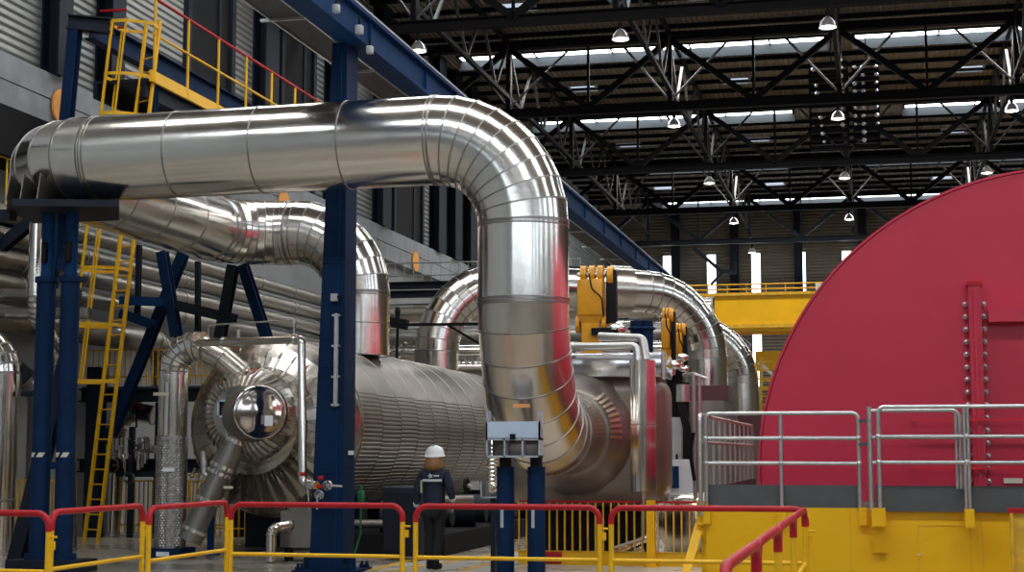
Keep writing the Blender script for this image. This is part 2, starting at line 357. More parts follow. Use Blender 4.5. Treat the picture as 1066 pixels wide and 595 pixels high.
for (x, y, z, s), lb in zip([(*(P(u, v, X=-7.08)), q) for u, v, q in ((350, 9, .10), (374, 31, .11), (385, 52, .10))], ('nearest to the top edge', 'middle one right of the column', 'lowest of the three')):
    tg = thing('junction_box', 'small pale box fixed under the cable tray, '+lb, 'junction box', (x, y, z))
    MB().rbox(x-s/2, x+s/2, y-s/2, y+s/2, z-s*.6, z+s*.6, .02, 2).build('housing', LGREY, tg); MB().cyl((x, y, z+s*.6), (x, y, z+.2), .02, n=8).build('gland', BLACK, tg)
t = thing('steel_column', 'big tapering navy blue steel column standing in front of the long silver vessel', 'column', (-7.6, 21.8, 0))
xl = lambda z: -7.86 + .25*z/7.5
b = MB(); zt = 7.64
b.add([(xl(0), 21.55, 0), (-7.36, 21.55, 0), (-7.36, 22.05, 0), (xl(0), 22.05, 0), (xl(zt), 21.55, zt), (-7.38, 21.55, zt), (-7.38, 22.05, zt), (xl(zt), 22.05, zt)],
      [(0, 1, 5, 4), (1, 2, 6, 5), (2, 3, 7, 6), (3, 0, 4, 7), (4, 5, 6, 7)]); b.build('shaft', BLUE, t)
b = MB()
for z in (1.4, 2.9, 4.4, 5.6, 6.8): b.bx(xl(z)+.02, -7.38, 21.535, 21.55, z, z+.012)
b.beam((-7.46, 21.54, 0), (-7.46, 21.54, 7.5), .012, .02); b.build('weld_seam', BLUE2, t)
MB().bx(-8.05, -7.15, 21.35, 22.25, 0, .035).build('base_plate', BLUE, t)
for x in (-7.98, -7.92, -7.27, -7.2):
    for y in (21.42, 22.15): MB().cyl((x, y, 0), (x, y, .13), .022, n=8).cyl((x, y, .035), (x, y, .08), .045, n=6, smooth=False).build('anchor_bolt', BLUE, t)
for x in (-7.93, -7.29): MB().bx(x-.07, x+.07, 21.7, 21.72, .03, .25).build('base_rib', BLUE, t)
t = thing('conduit', 'pale vertical conduit on the front face of the big navy column', 'conduit', (-7.57, 21.5, 2.3))
a, b2 = P(350, 326, Y=21.5), P(349, 423, Y=21.5)
MB().rbox(min(a.x, b2.x)-.02, max(a.x, b2.x)+.03, 21.46, 21.54, b2.z, a.z, .012, 2).build('tube', LGREY, t)
for f in (.02, .35, .68, .98): q = a.lerp(b2, f); MB().bx(q.x-.06, q.x+.06, 21.48, 21.55, q.z-.015, q.z+.015).build('clip', GALV, t)
p = P(348, 309, Y=21.5); tg = thing('socket_box', 'small grey socket box above the conduit on the navy column', 'socket box', p)
MB().rbox(p.x-.05, p.x+.05, 21.46, 21.55, p.z-.06, p.z+.05, .012, 2).build('housing', LGREY, tg); MB().bx(p.x+.05, p.x+.1, 21.48, 21.53, p.z-.02, p.z+.02).build('plug', BLACK, tg)
p = P(366, 471, X=-7.345); tag(MB().bx(-7.355, -7.35, p.y-.12, p.y+.12, p.z-.03, p.z+.03).build('name_plate', WHITE), 'narrow white plate on the right side of the navy column', 'plate')
# ------------------------------------------------------------- platform and ladder at upper left
t = thing('access_platform', 'high steel walkway with yellow edge and red topped handrail behind the big pipe', 'platform', (-13.8, 32, 8.6))
MB().bx(-14.4, -13.25, 27.2, 37, 8.68, 8.74).build('deck', DBLUE, t)
MB().bx(-13.25, -13.19, 27.2, 37, 8.68, 8.9).build('toe_board', YEL, t)
MB().bx(-14.4, -14.32, 27.2, 37, 8.4, 8.68).bx(-13.4, -13.32, 27.2, 37, 8.4, 8.68).build('stringer', DBLUE, t)
MB().cyl((-13.2, 27.2, 10.3), (-13.2, 37, 10.3), .03, n=8).build('top_rail', RED, t)
MB().cyl((-13.2, 27.2, 9.6), (-13.2, 37, 9.6), .026, n=8).build('middle_rail', YEL, t)
for k in range(7): MB().cyl((-13.2, 27.3+1.5*k, 8.7), (-13.2, 27.3+1.5*k, 10.3 if k else 11), .03, n=8).build('post', YEL, t)
MB().cyl((-14.3, 27.2, 10.1), (-13.75, 27.2, 10.1), .025, n=8).cyl((-14.3, 27.2, 9.75), (-13.75, 27.2, 9.75), .02, n=8).build('end_rail', RED, t)
t = thing('steel_portal', 'dark blue leaning post and beam carrying the high walkway at upper left', 'steel frame', (-14.5, 26.6, 4))
MB().ibeam((-14.7, 26.2, 3.5), (-14.62, 26.85, 9.7), .2, .22).build('post', BLUE, t)
MB().ibeam((-14.75, 26.8, 9.8), (-13.9, 27.0, 9.72), .25, .28).build('crossbeam', DBLUE, t)
MB().ibeam((-14.4, 27, 9.72), (-14.4, 37, 9.72), .22, .42).build('stringer', BLUE, t)
MB().ibeam((-13.35, 27.6, 7.6), (-13.35, 27.6, 8.7), .16, .16).build('bracket_post', BLUE, t)
# caged ladder
t = thing('caged_ladder', 'tall yellow caged ladder rising from the floor to the high walkway', 'ladder', (-14.3, 27.5, 0))
u_ = V((.88, -.47, 0)); w_ = V((-.5, -.86, 0)).normalized(); lean = V((.92/9, 0, 1)); L0 = V((-14.35, 27.5, 0))
for s in (-1, 1): MB().beam(L0+u_*s*.22, L0+u_*s*.22+lean*9.9, .04, .09, (0, 1, 0)).build('stile', YEL, t)
for k in range(33): q = L0+lean*(.25+.28*k); MB().cyl(q-u_*.22, q+u_*.22, .014, n=6).build('rung', YEL, t)
zs = [3.0, 4.05, 5.1, 6.15, 7.1, 8.0, 8.75, 9.75]
for z in zs:
    q = L0+lean*z; b = MB(); pts = []
    for i in range(17):
        a = PI*i/16; pts.append(q+u_*.42*math.cos(a)*(1 if 0 < i < 16 else .7)+w_*(.12+.76*math.sin(a)))
    pts = [q+u_*.22]+pts+[q-u_*.22]
    for p, q2 in zip(pts, pts[1:]): b.beam(p, q2, .012, .06)
    b.build('cage_hoop', YEL, t)
for i in (2, 5, 8, 11, 14):
    a = PI*i/16; o_ = u_*.42*math.cos(a)+w_*(.12+.76*math.sin(a)); MB().beam(L0+o_+lean*3.0, L0+o_+lean*9.8, .035, .014, (0, 1, 0)).build('cage_strap', YEL, t)
# ------------------------------------------------------------- the big insulated pipes
SE = (.012, .009)
t = thing('steam_pipe', 'huge silver clad pipe crossing the front, turning down at right, doubling back at left', 'pipe', (-8, 20.7, 5.3))
def pipe_part(name, corners, R, r, parent, k=7, step=1.35, m=CLAD, n=64):
    pts = fillet(corners, R, k); pts = split_long(pts, step); return MB().tube(pts, r, n, split=True, seam=SE).build(name, m, parent)
def elbow(a, b, c, R, k):
    a, b, c = V(a), V(b), V(c); e = .05
    return fillet([a+(a-b).normalized()*e, b, c+(c-b).normalized()*e], R, k)
pipe_part('front_run', [(-5.76, 20.7, 5.95), (-10.85, 20.7, 5.9)], 0, .615, t)
pipe_part('upper_elbow', elbow((-5.76, 20.7, 5.95), (-4.56, 20.7, 5.95), (-4.56, 20.7, 4.75), 1.2, 9), 0, .615, t, step=9)
pipe_part('drop_leg', [(-4.56, 20.7, 4.75), (-4.56, 20.7, 3.67)], 0, .615, t, step=1.2)
pipe_part('lower_elbow', elbow((-4.56, 20.7, 3.67), (-4.56, 20.7, 1.97), (-4.56, 22.4, 1.97), 1.7, 8), 0, .615, t, step=9, m=CLADW)
pipe_part('inlet_stub', [(-4.56, 22.4, 1.97), (-4.58, 24.25, 1.97)], 0, .615, t, step=3, m=CLADW)
pipe_part('return_elbow', elbow((-10.85, 20.7, 5.9), (-12.05, 20.7, 5.9), (-12.05, 21.9, 5.9), 1.2, 6), 0, .615, t, step=9)
pipe_part('side_run', [(-12.05, 21.9, 5.9), (-12.05, 27.3, 5.88)], 0, .615, t)
pipe_part('rear_elbow', elbow((-12.05, 27.3, 5.88), (-12.05, 28.5, 5.88), (-10.85, 28.5, 5.88), 1.2, 7), 0, .615, t, step=9)
pipe_part('rear_drop_elbow', elbow((-10.85, 28.5, 5.88), (-9.5, 28.5, 5.88), (-9.5, 28.5, 4.68), 1.2, 8), 0, .615, t, step=9)
pipe_part('rear_drop_leg', [(-9.5, 28.5, 4.68), (-9.5, 28.5, 3.5)], 0, .615, t, step=.7)
p = P(543, 423, Y=20.05); MB().add([P(a, b_, Y=20.06) + V((0, -.01, 0)) for a, b_ in ((534, 424), (552, 424), (552, 420), (534, 420))], [(0, 1, 2, 3)]).build('orange_tag', LABEL, t)
t = thing('crossover_pipe', 'silver arched pipe rising from the long vessel and passing behind the big pipe', 'pipe', (-7, 38, 5.2))
c3 = [(-10.02, 36, 3.3), (-10.02, 36, 5.72), (-4.05, 39.6, 5.62), (-4.05, 39.6, 3.3)]
pts = fillet(c3, 1.65, 10)
MB().tube(split_long(pts, 1.1), .52, 48, split=True, seam=SE).build('pipe_shell', CLAD, t)
q = V(c3[1]).lerp(V(c3[2]), .66); d = (V(c3[2])-V(c3[1])).normalized()
MB().cyl(q-d*.28, q+d*.28, .6, n=48).build('flange_cover', CLADW, t)
MB().bx(-4.65, -3.45, 39, 40.2, 2.95, 3.32).build('pedestal_cover', mat('maroon_sheet', (.10, .03, .035), .5, .2), t)
MB().cyl((-4.05, 39.6, 0), (-4.05, 39.6, 2.95), .75, n=32).build('inlet_neck', CASE, t)
t = thing('crossover_pipe', 'rearmost silver arched pipe, partly hidden behind the nearer arch', 'pipe', (-4, 52, 5))
MB().tube(split_long(fillet([(-9, 50, 5.62), (-4.15, 52, 5.62), (-4.15, 52, 3.0)], 1.7, 10), 1.1), .52, 48, split=True, seam=SE).build('pipe_shell', CLAD, t)
MB().bx(-4.75, -3.55, 51.4, 52.6, 2.2, 3.0).build('pedestal_cover', mat('maroon_sheet2', (.10, .03, .035), .5, .2), t)
MB().cyl((-4.15, 52, .0), (-4.15, 52, 2.2), .72, n=24).build('inlet_neck', CASE, t)
# left pipe support
t = thing('pipe_support', 'navy twin legged stand with top plate under the left end of the big pipe', 'support', (-11.4, 20.7, 0))
b = MB().add([(-12.05, 20.3, 5.12), (-11.7, 19.85, 5.12), (-10.3, 20.3, 5.12), (-10.9, 21.5, 5.12), (-12.3, 21.5, 5.12), (-12.05, 20.3, 5.22), (-11.7, 19.85, 5.22), (-10.3, 20.3, 5.22), (-10.9, 21.5, 5.22), (-12.3, 21.5, 5.22)],
             [(4, 3, 2, 1, 0), (5, 6, 7, 8, 9), (0, 1, 6, 5), (1, 2, 7, 6), (2, 3, 8, 7), (3, 4, 9, 8), (4, 0, 5, 9)]); b.build('top_plate', DBLUE, t)
for x in (-11.9, -11.68, -11.42): MB().add([(x, 20.0, 5.22), (x+.02, 20.0, 5.22), (x+.02, 20.6, 5.22), (x, 20.6, 5.22), (x-.02, 20.12, 5.62), (x, 20.12, 5.62), (x, 20.6, 5.45), (x-.02, 20.6, 5.45)], [(0, 1, 2, 3), (0, 1, 5, 4), (1, 2, 6, 5), (2, 3, 7, 6), (3, 0, 4, 7), (4, 5, 6, 7)]).build('gusset', CLADD, t)
for x in (-11.61, -11.23):
    lg_ = MB().cyl((x, 20.7, .18), (x, 20.7, 4.17), .135, n=24).cyl((x, 20.7, 4.12), (x, 20.7, 4.2), .165, n=24).cyl((x, 20.7, .18), (x, 20.7, .26), .19, n=24).build('leg', BLUE, t)
    MB().cyl((x, 20.7, 4.17), (x, 20.7, 5.12), .09, n=20).build('piston', BLUE2, lg_)
    MB().rbox(x-.03, x+.05, 20.55, 20.64, 4.4, 4.7, .015, 1).build('gauge', BLACK, lg_)
    b = MB()
    for i in range(2):
        for j in range(5):
            a0, a1 = -1.05+1.0*i+.13*j, -1.05+1.0*i+.13*(j+1)
            b.add([(x+.138*math.sin(a+sh), 20.7-.138*math.cos(a+sh), 1.62+c) for a, c, sh in ((a0, 0, 0), (a1, 0, 0), (a1, .065, .3), (a0, .065, .3))], [(0, 1, 2, 3)])
    b.build('hazard_stripe', CREAM, lg_)
MB().bx(-11.47, -11.36, 20.68, 20.74, 1.45, 1.55).bx(-11.47, -11.37, 20.72, 20.95, 4.3, 5.12).build('tie', BLUE, t)
MB().bx(-11.95, -10.9, 20.4, 21.1, 0, .18).build('base_block', DBLUE, t)
MB().bx(-12.6, -12.0, 20.3, 20.5, 5.0, 5.15).bx(-12.62, -12.4, 20.2, 20.4, 4.7, 5.0).build('side_bracket', DBLUE, t)
# right pipe support
t = thing('pipe_support', 'navy two legged stand with pale blue box head under the lower pipe bend', 'support', (-4.5, 20.3, 0))
x0, x1, z0, z1, yf = -4.89, -4.18, 1.62, 2.08, 19.95
MB().bx(x0, x1, yf, yf+.04, 1.86, z1).build('front_plate', PALE, t)
b = MB().bx(x0, x1, yf, yf+.22, z0, z0+.025).bx(x0, x1, yf, yf+.22, 1.84, 1.87)
for x in (x0, x0+.235, x0+.47, x1-.02): b.bx(x, x+.02, yf, yf+.22, z0, 1.86)
b.bx(x0, x0+.02, yf, yf+.2, 1.86, 2.22).bx(x1-.02, x1, yf, yf+.2, 1.86, 2.22).build('head_frame', mat('frame_grey', (.4, .43, .48), .45), t)
MB().bx(-4.57, -4.5, yf-.02, yf, 1.85, 1.92).build('clamp', BLACK, t)
MB().rbox(-4.85, -4.22, yf+.18, yf+.21, z0, 1.84, .008, 1).build('back_plate', CASE, t)
for x in (-4.70, -4.29):
    lg_ = MB().cyl((x, 20.25, 0), (x, 20.25, 1.5), .115, n=24).cyl((x, 20.25, 0), (x, 20.25, .04), .17, n=24).build('leg', BLUE, t)
    MB().cyl((x, 20.25, 1.5), (x, 20.25, 1.62), .08, n=16).build('piston', BLACK, lg_)
    MB().bx(x-.04, x+.0, 20.125, 20.14, .72, .95).build('inspection_strip', LGREY, lg_)
# ------------------------------------------------------------- the long vessel
t = thing('separator_vessel', 'long horizontal silver vessel with ribbed flank and round end facing the camera', 'vessel', (-9.97, 30, 0))
cx, cz, R0 = -9.97, 2.12, 1.53
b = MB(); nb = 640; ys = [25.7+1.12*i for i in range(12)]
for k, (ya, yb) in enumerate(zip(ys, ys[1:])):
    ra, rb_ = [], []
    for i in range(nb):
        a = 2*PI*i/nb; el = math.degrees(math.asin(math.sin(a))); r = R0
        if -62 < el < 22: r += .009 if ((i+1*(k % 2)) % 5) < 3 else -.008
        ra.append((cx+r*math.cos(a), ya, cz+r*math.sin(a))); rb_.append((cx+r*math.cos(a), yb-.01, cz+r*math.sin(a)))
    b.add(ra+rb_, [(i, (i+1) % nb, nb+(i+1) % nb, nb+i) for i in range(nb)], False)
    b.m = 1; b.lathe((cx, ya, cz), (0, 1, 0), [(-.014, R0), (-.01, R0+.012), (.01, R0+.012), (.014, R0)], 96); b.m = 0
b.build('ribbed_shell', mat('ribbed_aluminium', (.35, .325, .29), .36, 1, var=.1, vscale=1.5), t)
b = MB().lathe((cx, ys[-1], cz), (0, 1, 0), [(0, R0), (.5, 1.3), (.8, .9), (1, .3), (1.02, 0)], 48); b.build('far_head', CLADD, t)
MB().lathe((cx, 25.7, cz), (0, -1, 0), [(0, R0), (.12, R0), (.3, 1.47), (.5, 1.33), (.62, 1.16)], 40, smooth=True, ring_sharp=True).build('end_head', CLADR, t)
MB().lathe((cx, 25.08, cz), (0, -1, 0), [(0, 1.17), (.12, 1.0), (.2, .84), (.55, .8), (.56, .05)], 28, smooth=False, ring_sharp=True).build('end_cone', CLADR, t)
hx, hz = -9.88, 2.3
MB().lathe((hx, 24.6, hz), (0, -1, 0), [(0, .76), (.35, .78), (.52, .74), (.72, .62), (.82, .45), (.84, .04)], 30, smooth=False, ring_sharp=True).build('hub', CLADR, t)
b = MB()
for k in range(12):
    a = math.radians(-148+k*10.5); ca, sa = math.cos(a), math.sin(a)
    b.beam((cx+.82*ca, 24.7, cz+.82*sa), (cx+1.42*ca, 25.2, cz+1.42*sa), .02, .14, (ca, 0, sa) if 0 else (0, 1, 0))
b.build('radial_fins', CASE, t)
b = MB()
for k in range(30):
    a = 2*PI*(k+.5)/30; ca, sa = math.cos(a), math.sin(a)
    b.beam((cx+1.46*ca, 25.38, cz+1.46*sa), (cx+1.17*ca, 25.06, cz+1.17*sa), .016, .03, (-sa, 0, ca)); b.beam((cx+1.15*ca, 25.05, cz+1.15*sa), (cx+.86*ca, 24.86, cz+.86*sa), .016, .03, (-sa, 0, ca))
b.build('radial_seams', SEAMM, t)
b = MB()
for k in range(44):
    a = 2*PI*k/44; ca, sa = math.cos(a), math.sin(a)
    b.beam((hx+.76*ca, 24.1, hz+.76*sa), (hx+.63*ca, 23.87, hz+.63*sa), .012, .025, (-sa, 0, ca)); b.beam((hx+.63*ca, 23.87, hz+.63*sa), (hx+.46*ca, 23.77, hz+.46*sa), .012, .025, (-sa, 0, ca))
b.build('hub_seams', CASE, t)
ax = V((.72, -1, .03)).normalized(); o = V((-9.78, 23.98, 2.3))
mw = MB().cyl(o, o+ax*.62, .47, .43, n=40, caps=False).cyl(o+ax*.58, o+ax*.66, .45, n=40, caps=False).build('manway_neck', CASE, t)
MB().lathe(o+ax*.6, ax, [(0, .43), (.06, .43), (.065, .40), (.0625, .38), (.085, .3), (.11, .15), (.115, 0)], 40).build('manway_cover', CAPM, mw)
q = o+ax*.75+V((.12, 0, -.14)); MB().box(q, (.13, .008, .16), Matrix.Rotation(.62, 3, 'Z')).build('white_notice', WHITE, mw)
p = P(232, 425, Y=23.72); MB().bx(p.x-.08, p.x+.08, 23.68, 24.0, p.z-.14, p.z-.11).bx(p.x-.08, p.x+.08, 23.68, 24.0, p.z+.11, p.z+.14).bx(p.x-.08, p.x-.055, 23.68, 24.0, p.z-.14, p.z+.14).bx(p.x+.055, p.x+.08, 23.68, 24.0, p.z-.14, p.z+.14).build('port_frame', PALE, t)
MB().bx(p.x-.055, p.x+.055, 23.72, 23.74, p.z-.11, p.z+.11).build('port_hatch', BLACK, t)
for y in (27, 31.5, 36): MB().bx(cx-1.1, cx+1.1, y, y+.3, 0, .9).bx(cx-.3, cx+.3, y-.2, y+.5, .0, .7).build('saddle', DBLUE, t)
# connecting insulated pipe at its left
t = thing('vertical_pipe', 'silver vertical pipe with patterned lower jacket, bending over to the vessel head', 'pipe', (-10.9, 24, 0))
MB().tube(fillet([(-11.13, 24, 1.95), (-11.13, 24, 3.4), (-10.6, 24, 3.4)], .4, 6), .24, 32, split=True, seam=(.012, .008)).build('upper_pipe', CLAD, t)
MB().tube([V((-10.66, 24, 3.38)), V((-10.3, 24.03, 3.2)), V((-10.05, 24.1, 2.98)), V((-9.95, 24.25, 2.7))], .2, 28, split=True, seam=(.012, .008)).cyl((-10.02, 24.15, 3.05), (-9.98, 24.3, 2.6), .32, .36, n=28).build('branch_elbow', CLADW, t)
b = MB().cyl((-11.13, 24, .16), (-11.13, 24, 1.95), .25, n=32)
for i in range(28):
    for k in range(44):
        a = 2*PI*(i+.5*(k % 2))/28; z = .2+.04*k
        if math.sin(a) > .35: continue
        c = V((-11.13+.25*math.cos(a), 24+.25*math.sin(a), z)); rd = V((math.cos(a), math.sin(a), 0)); tg_ = V((-math.sin(a), math.cos(a), 0))
        b.add([c-tg_*.021, c+V((0, 0, -.013)), c+tg_*.021, c+V((0, 0, .013)), c+rd*.012], [(0, 1, 4), (1, 2, 4), (2, 3, 4), (3, 0, 4)])
b.build('patterned_jacket', CHECK, t)
MB().bx(-11.42, -10.82, 23.7, 24.3, 0, .16).build('base_block', BLUE, t)
MB().bx(-11.22, -11.0, 23.69, 23.7, .04, .11).build('base_label', WHITE, t)
MB().bx(-11.16, -10.96, 23.735, 23.745, 1.38, 1.44).build('jacket_label', WHITE, t); MB().bx(-11.36, -11.1, 23.745, 23.76, 2.6, 2.65).build('cream_label', CREAM, t)
MB().rbox(-11.18, -11.08, 23.70, 23.78, 2.82, 2.95, .02, 2).cyl((-11.13, 23.75, 2.95), (-11.1, 23.75, 3.08), .02, n=8).build('toggle_latch', GALV, t)
t = thing('drain_pipe', 'thick silver drain pipe slanting down to the left from the vessel head', 'pipe', (-10.3, 23.9, .2))
a, b2 = V((-9.95, 23.9, 1.95)), V((-10.66, 23.7, .3)); d = (b2-a).normalized()
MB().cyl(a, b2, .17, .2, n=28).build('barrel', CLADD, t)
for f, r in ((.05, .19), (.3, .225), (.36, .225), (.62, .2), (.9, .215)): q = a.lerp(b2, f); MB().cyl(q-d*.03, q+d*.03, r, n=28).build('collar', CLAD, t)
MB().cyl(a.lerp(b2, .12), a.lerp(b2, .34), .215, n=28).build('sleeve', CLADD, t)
q = a.lerp(b2, .36)+V((-.28, 0, 0)); MB().cyl(q, q+V((-.02, 0, .35)), .05, n=14).cyl(q, q+V((.12, 0, -.1)), .045, n=12).build('side_valve', GALV, t)
p = P(238, 507, Y=23.68); MB().bx(p.x-.08, p.x+.08, 23.66, 23.67, p.z-.02, p.z+.02).build('cream_label', CREAM, t)
b = MB()
for k, (u, v) in enumerate(((205, 500), (212, 490), (200, 495), (208, 510), (216, 520), (225, 505))): p = P(u, v, Y=23.9); b.cyl(p, p+V((.05, 0, .12)), .025, n=8).sphere(p, .04, 8, 6)
b.build('fittings', CASE, t)
t = thing('sensor_pipe', 'slim silver pipe across the top of the vessel head and down to small valves', 'pipe', (-9, 23.7, 1.2))
pts = fillet([P(202, 357, Y=23.6), P(314, 353, Y=21.4), P(315, 503, Y=21.4), P(330, 505, Y=21.3)], [.07, .1], 4)
MB().tube(pts, .06, 16).build('tube', CLAD, t)
for f in (.02, .3, .95): q = pts[0].lerp(P(314, 353, Y=21.4), f); MB().cyl(q-V((.03, 0, 0)), q+V((.03, 0, 0)), .08, n=16).build('collar', CLAD, t)
b = MB().tube(fillet([P(217, 352, Y=23.5), P(217, 338, Y=23.5), P(306, 333, Y=21.6), P(306, 350, Y=21.6)], .06, 3), .012, 8).cyl(P(248, 352, Y=23.5), P(248, 343, Y=23.5), .03, n=8); b.build('thin_tube', GALV, t)
for (u, v, nm) in ((322, 505, 0), (341, 505, 0), (332, 515, 0)):
    p = P(u, v, Y=21.2); b = MB().lathe(p, (0, -1, 0), [(-.02, .055), (0, .075), (.02, .055)], 14)
    for k in range(3): a = PI*k/3; b.beam(p-V((.06*math.cos(a), 0, .06*math.sin(a))), p+V((.06*math.cos(a), 0, .06*math.sin(a))), .012, .012)
    b.cyl(p, p+V((0, .12, 0)), .02, n=8).build('valve_wheel', GALV, t)
for u, v in ((315, 493), (333, 506), (334, 497)): p = P(u, v, Y=21.15); MB().cyl(p-V((.035, 0, 0)), p+V((.035, 0, 0)), .028, n=10).build('red_tag', RED, t)
MB().cyl(P(344, 505, Y=21.2), P(356, 506, Y=21.2), .018, n=8).cyl(P(330, 515, Y=21.2), P(330, 530, Y=21.2), .015, n=8).cyl(P(320, 505, Y=21.2), P(322, 530, Y=21.2), .012, n=8).build('stem', GALV, t)
# boxes and stands on the floor by the column
t = thing('control_box', 'grey steel box with a small silver elbow duct, standing left of the navy column base', 'box', (-8.75, 23.4, 0))
MB().bx(-9.05, -8.45, 23.5, 24.0, .22, .78).build('housing', LGREY and CLADD, t); MB().bx(-8.95, -8.6, 23.6, 23.9, .78, .86).build('lid', CLADD, t)
for x in (-9.0, -8.5): MB().bx(x-.02, x+.02, 23.6, 23.9, 0, .22).build('leg', BLACK, t)
MB().tube(fillet([(-9.08, 23.2, .02), (-9.08, 23.2, .52), (-8.9, 23.5, .56)], .12, 5), .08, 18, split=True, seam=(.008, .006)).build('elbow_duct', CLAD, t)
p = P(219, 577, Z=0); t = thing('blue_post', 'short bright blue post behind the barrier, beside the slanting drain pipe', 'post', p)
MB().bx(p.x-.045, p.x+.045, p.y-.04, p.y+.04, .03, 1.0).build('shaft', BLUE2, t); MB().bx(p.x-.12, p.x+.12, p.y-.1, p.y+.1, 0, .03).build('foot', BLUE2, t)
t = thing('green_standpipe', 'thin green standpipe with a tap head just right of the navy column', 'standpipe', (-7.2, 22, 0))
p = P(375, 590, Z=0); x, y = p.x, p.y
MB().tube([V((x-.12, y-.1, 0)), V((x, y, .5)), V((x, y, .95))], .016, 8).build('pole', GREEN, t); MB().rbox(x-.05, x+.05, y-.04, y+.04, .93, 1.12, .02, 2).cyl((x, y, 1.1), (x, y, 1.2), .03, n=10).build('tap_head', GREEN, t)
MB().tube([V((x-.28, y, 1.0)), V((x-.2, y-.02, .6)), V((x-.1, y-.02, .42)), V((x, y-.02, .5))], .008, 6).tube([V((x, y, 1.1)), V((x-.1, y, 1.0)), V((x-.2, y, .98)), V((x-.26, y, 1.2))], .006, 6).build('hose', BLACK, t)
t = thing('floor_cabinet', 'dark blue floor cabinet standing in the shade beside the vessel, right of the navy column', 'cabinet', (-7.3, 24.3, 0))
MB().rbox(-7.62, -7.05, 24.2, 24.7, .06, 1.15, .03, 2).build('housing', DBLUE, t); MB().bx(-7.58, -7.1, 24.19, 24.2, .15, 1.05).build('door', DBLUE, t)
# dark machinery at the foot of the vessel
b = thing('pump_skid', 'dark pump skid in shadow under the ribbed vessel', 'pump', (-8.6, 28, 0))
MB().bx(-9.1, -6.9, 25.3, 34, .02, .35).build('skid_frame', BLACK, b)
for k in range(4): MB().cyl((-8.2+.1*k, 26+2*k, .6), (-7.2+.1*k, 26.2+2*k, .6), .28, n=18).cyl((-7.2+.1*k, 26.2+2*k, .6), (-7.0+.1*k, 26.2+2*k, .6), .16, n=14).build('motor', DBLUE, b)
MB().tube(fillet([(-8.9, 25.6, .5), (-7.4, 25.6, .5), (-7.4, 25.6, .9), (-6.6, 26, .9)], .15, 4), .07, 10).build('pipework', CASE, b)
# braided duct and bracket left of the right support
t = thing('bellows_duct', 'spiral silver duct with pointed cap in a small bracket beside the pale blue box', 'duct', (-4.98, 21.4, 1))
p0, p1 = P(513, 462, Y=21.2), P(513, 507, Y=21.2); prof = []
L_ = (p1-p0).length
for k in range(45): prof.append((L_*k/44, .085 if k % 4 < 2 else .07))
MB().lathe(p0, p1-p0, prof, 20).sphere(p1, .085, 14, 8).build('spiral_hose', CLADW, t); MB().cyl(p0, p0+V((0, 0, .16)), .06, .0, n=14).build('cap', CLAD, t)
c = P(513, 508, Y=21.35); MB().bx(c.x-.14, c.x+.14, 21.4, 21.43, c.z-.13, c.z+.1).bx(c.x-.14, c.x-.12, 21.2, 21.43, c.z-.13, c.z+.1).bx(c.x+.12, c.x+.14, 21.2, 21.43, c.z-.13, c.z+.1).bx(c.x-.14, c.x+.14, 21.2, 21.43, c.z-.13, c.z-.11).build('bracket', LGREY, t)
MB().bx(c.x-.03, c.x+.03, 21.35, 21.45, 0, c.z-.1).build('stand', DBLUE, t)
c = P(494, 505, Y=21.6); MB().cyl(c-V((.14, 0, 0)), c-V((.1, 0, 0)), .1, n=20).build('handwheel', BLACK, t); MB().cyl(c-V((.12, 0, 0)), c+V((.22, 0, 0)), .03, n=10).bx(c.x-.04, c.x+.08, 21.55, 21.65, c.z-.06, c.z+.06).build('spindle', GALV, t)
# ------------------------------------------------------------- turbine casing right of the big pipe
t = thing('turbine_casing', 'squat dark metal turbine casing that the big pipe runs into, polished band round its top', 'turbine', (-4.4, 25.3, .8))
MB().rbox(-5.75, -3.16, 24.35, 25.75, .85, 2.92, .36, 7).build('shell', CASE, t)
MB().rbox(-5.5, -3.16, 24.3, 25.5, 2.84, 3.22, .03, 2).build('polished_band', STRIP, t)
MB().bx(-3.16, -3.12, 24.27, 24.31, 2.8, 3.24).build('band_edge', LGREY, t)
MB().lathe((-4.58, 24.4, 1.97), (0, -1, 0), [(0, 1.0), (.05, .95), (.14, .92), (.3, .83), (.42, .74), (.52, .66), (.53, .61)], 64).build('nozzle', CASE, t)
b = MB()
for k in range(9):
    a = math.radians(-4+6.5*k); ca, sa = math.cos(a), math.sin(a)
    b.beam((-4.58+.69*ca, 23.86, 1.97+.69*sa), (-4.58+.82*ca, 24.05, 1.97+.82*sa), .045, .03, (0, 1, 0))
b.build('vent_slots', CREAM and mat('brass_slots', (.55, .42, .3), .4, .8), t)
MB().bx(-3.98, -3.9, 24.3, 24.36, 1.9, 1.98).build('name_plate', GALV, t)
MB().bx(-5.4, -3.5, 24.9, 25.6, 0, .87).build('plinth', BLACK, t)
t = thing('vertical_drum', 'tall slim silver cylinder hanging in front of the turbine casing', 'cylinder', (-3.4, 23.7, .7))
a, b2 = P(670, 375, Y=23.6), P(670, 511, Y=23.6); a.x = b2.x
MB().tube([a, a.lerp(b2, .49), b2], .195, 36, split=True, seam=(.008, .006), seam_at=(1,)).build('shell', CLAD, t)
MB().cyl(b2, b2-V((0, 0, .12)), .035, n=12).tube(fillet([b2-V((0, 0, .1)), V((b2.x, 23.6, .42)), V((b2.x-.45, 23.6, .28))], .05, 3), .02, 8).build('drain_tube', GALV, t)
tq = thing('vent_pipe', 'upper of two pale bent pipes leading to the slim silver cylinder', 'pipe', P(668, 370, Y=23.7))
MB().tube(fillet([P(624, 350, Y=24.2), P(669, 352, Y=24.0), P(673, 376, Y=23.7)], .12, 5), .065, 16).build('tube', GALV, tq)
tq = thing('vent_pipe', 'lower of two pale bent pipes, running left behind the big pipe', 'pipe', P(660, 370, Y=23.6))
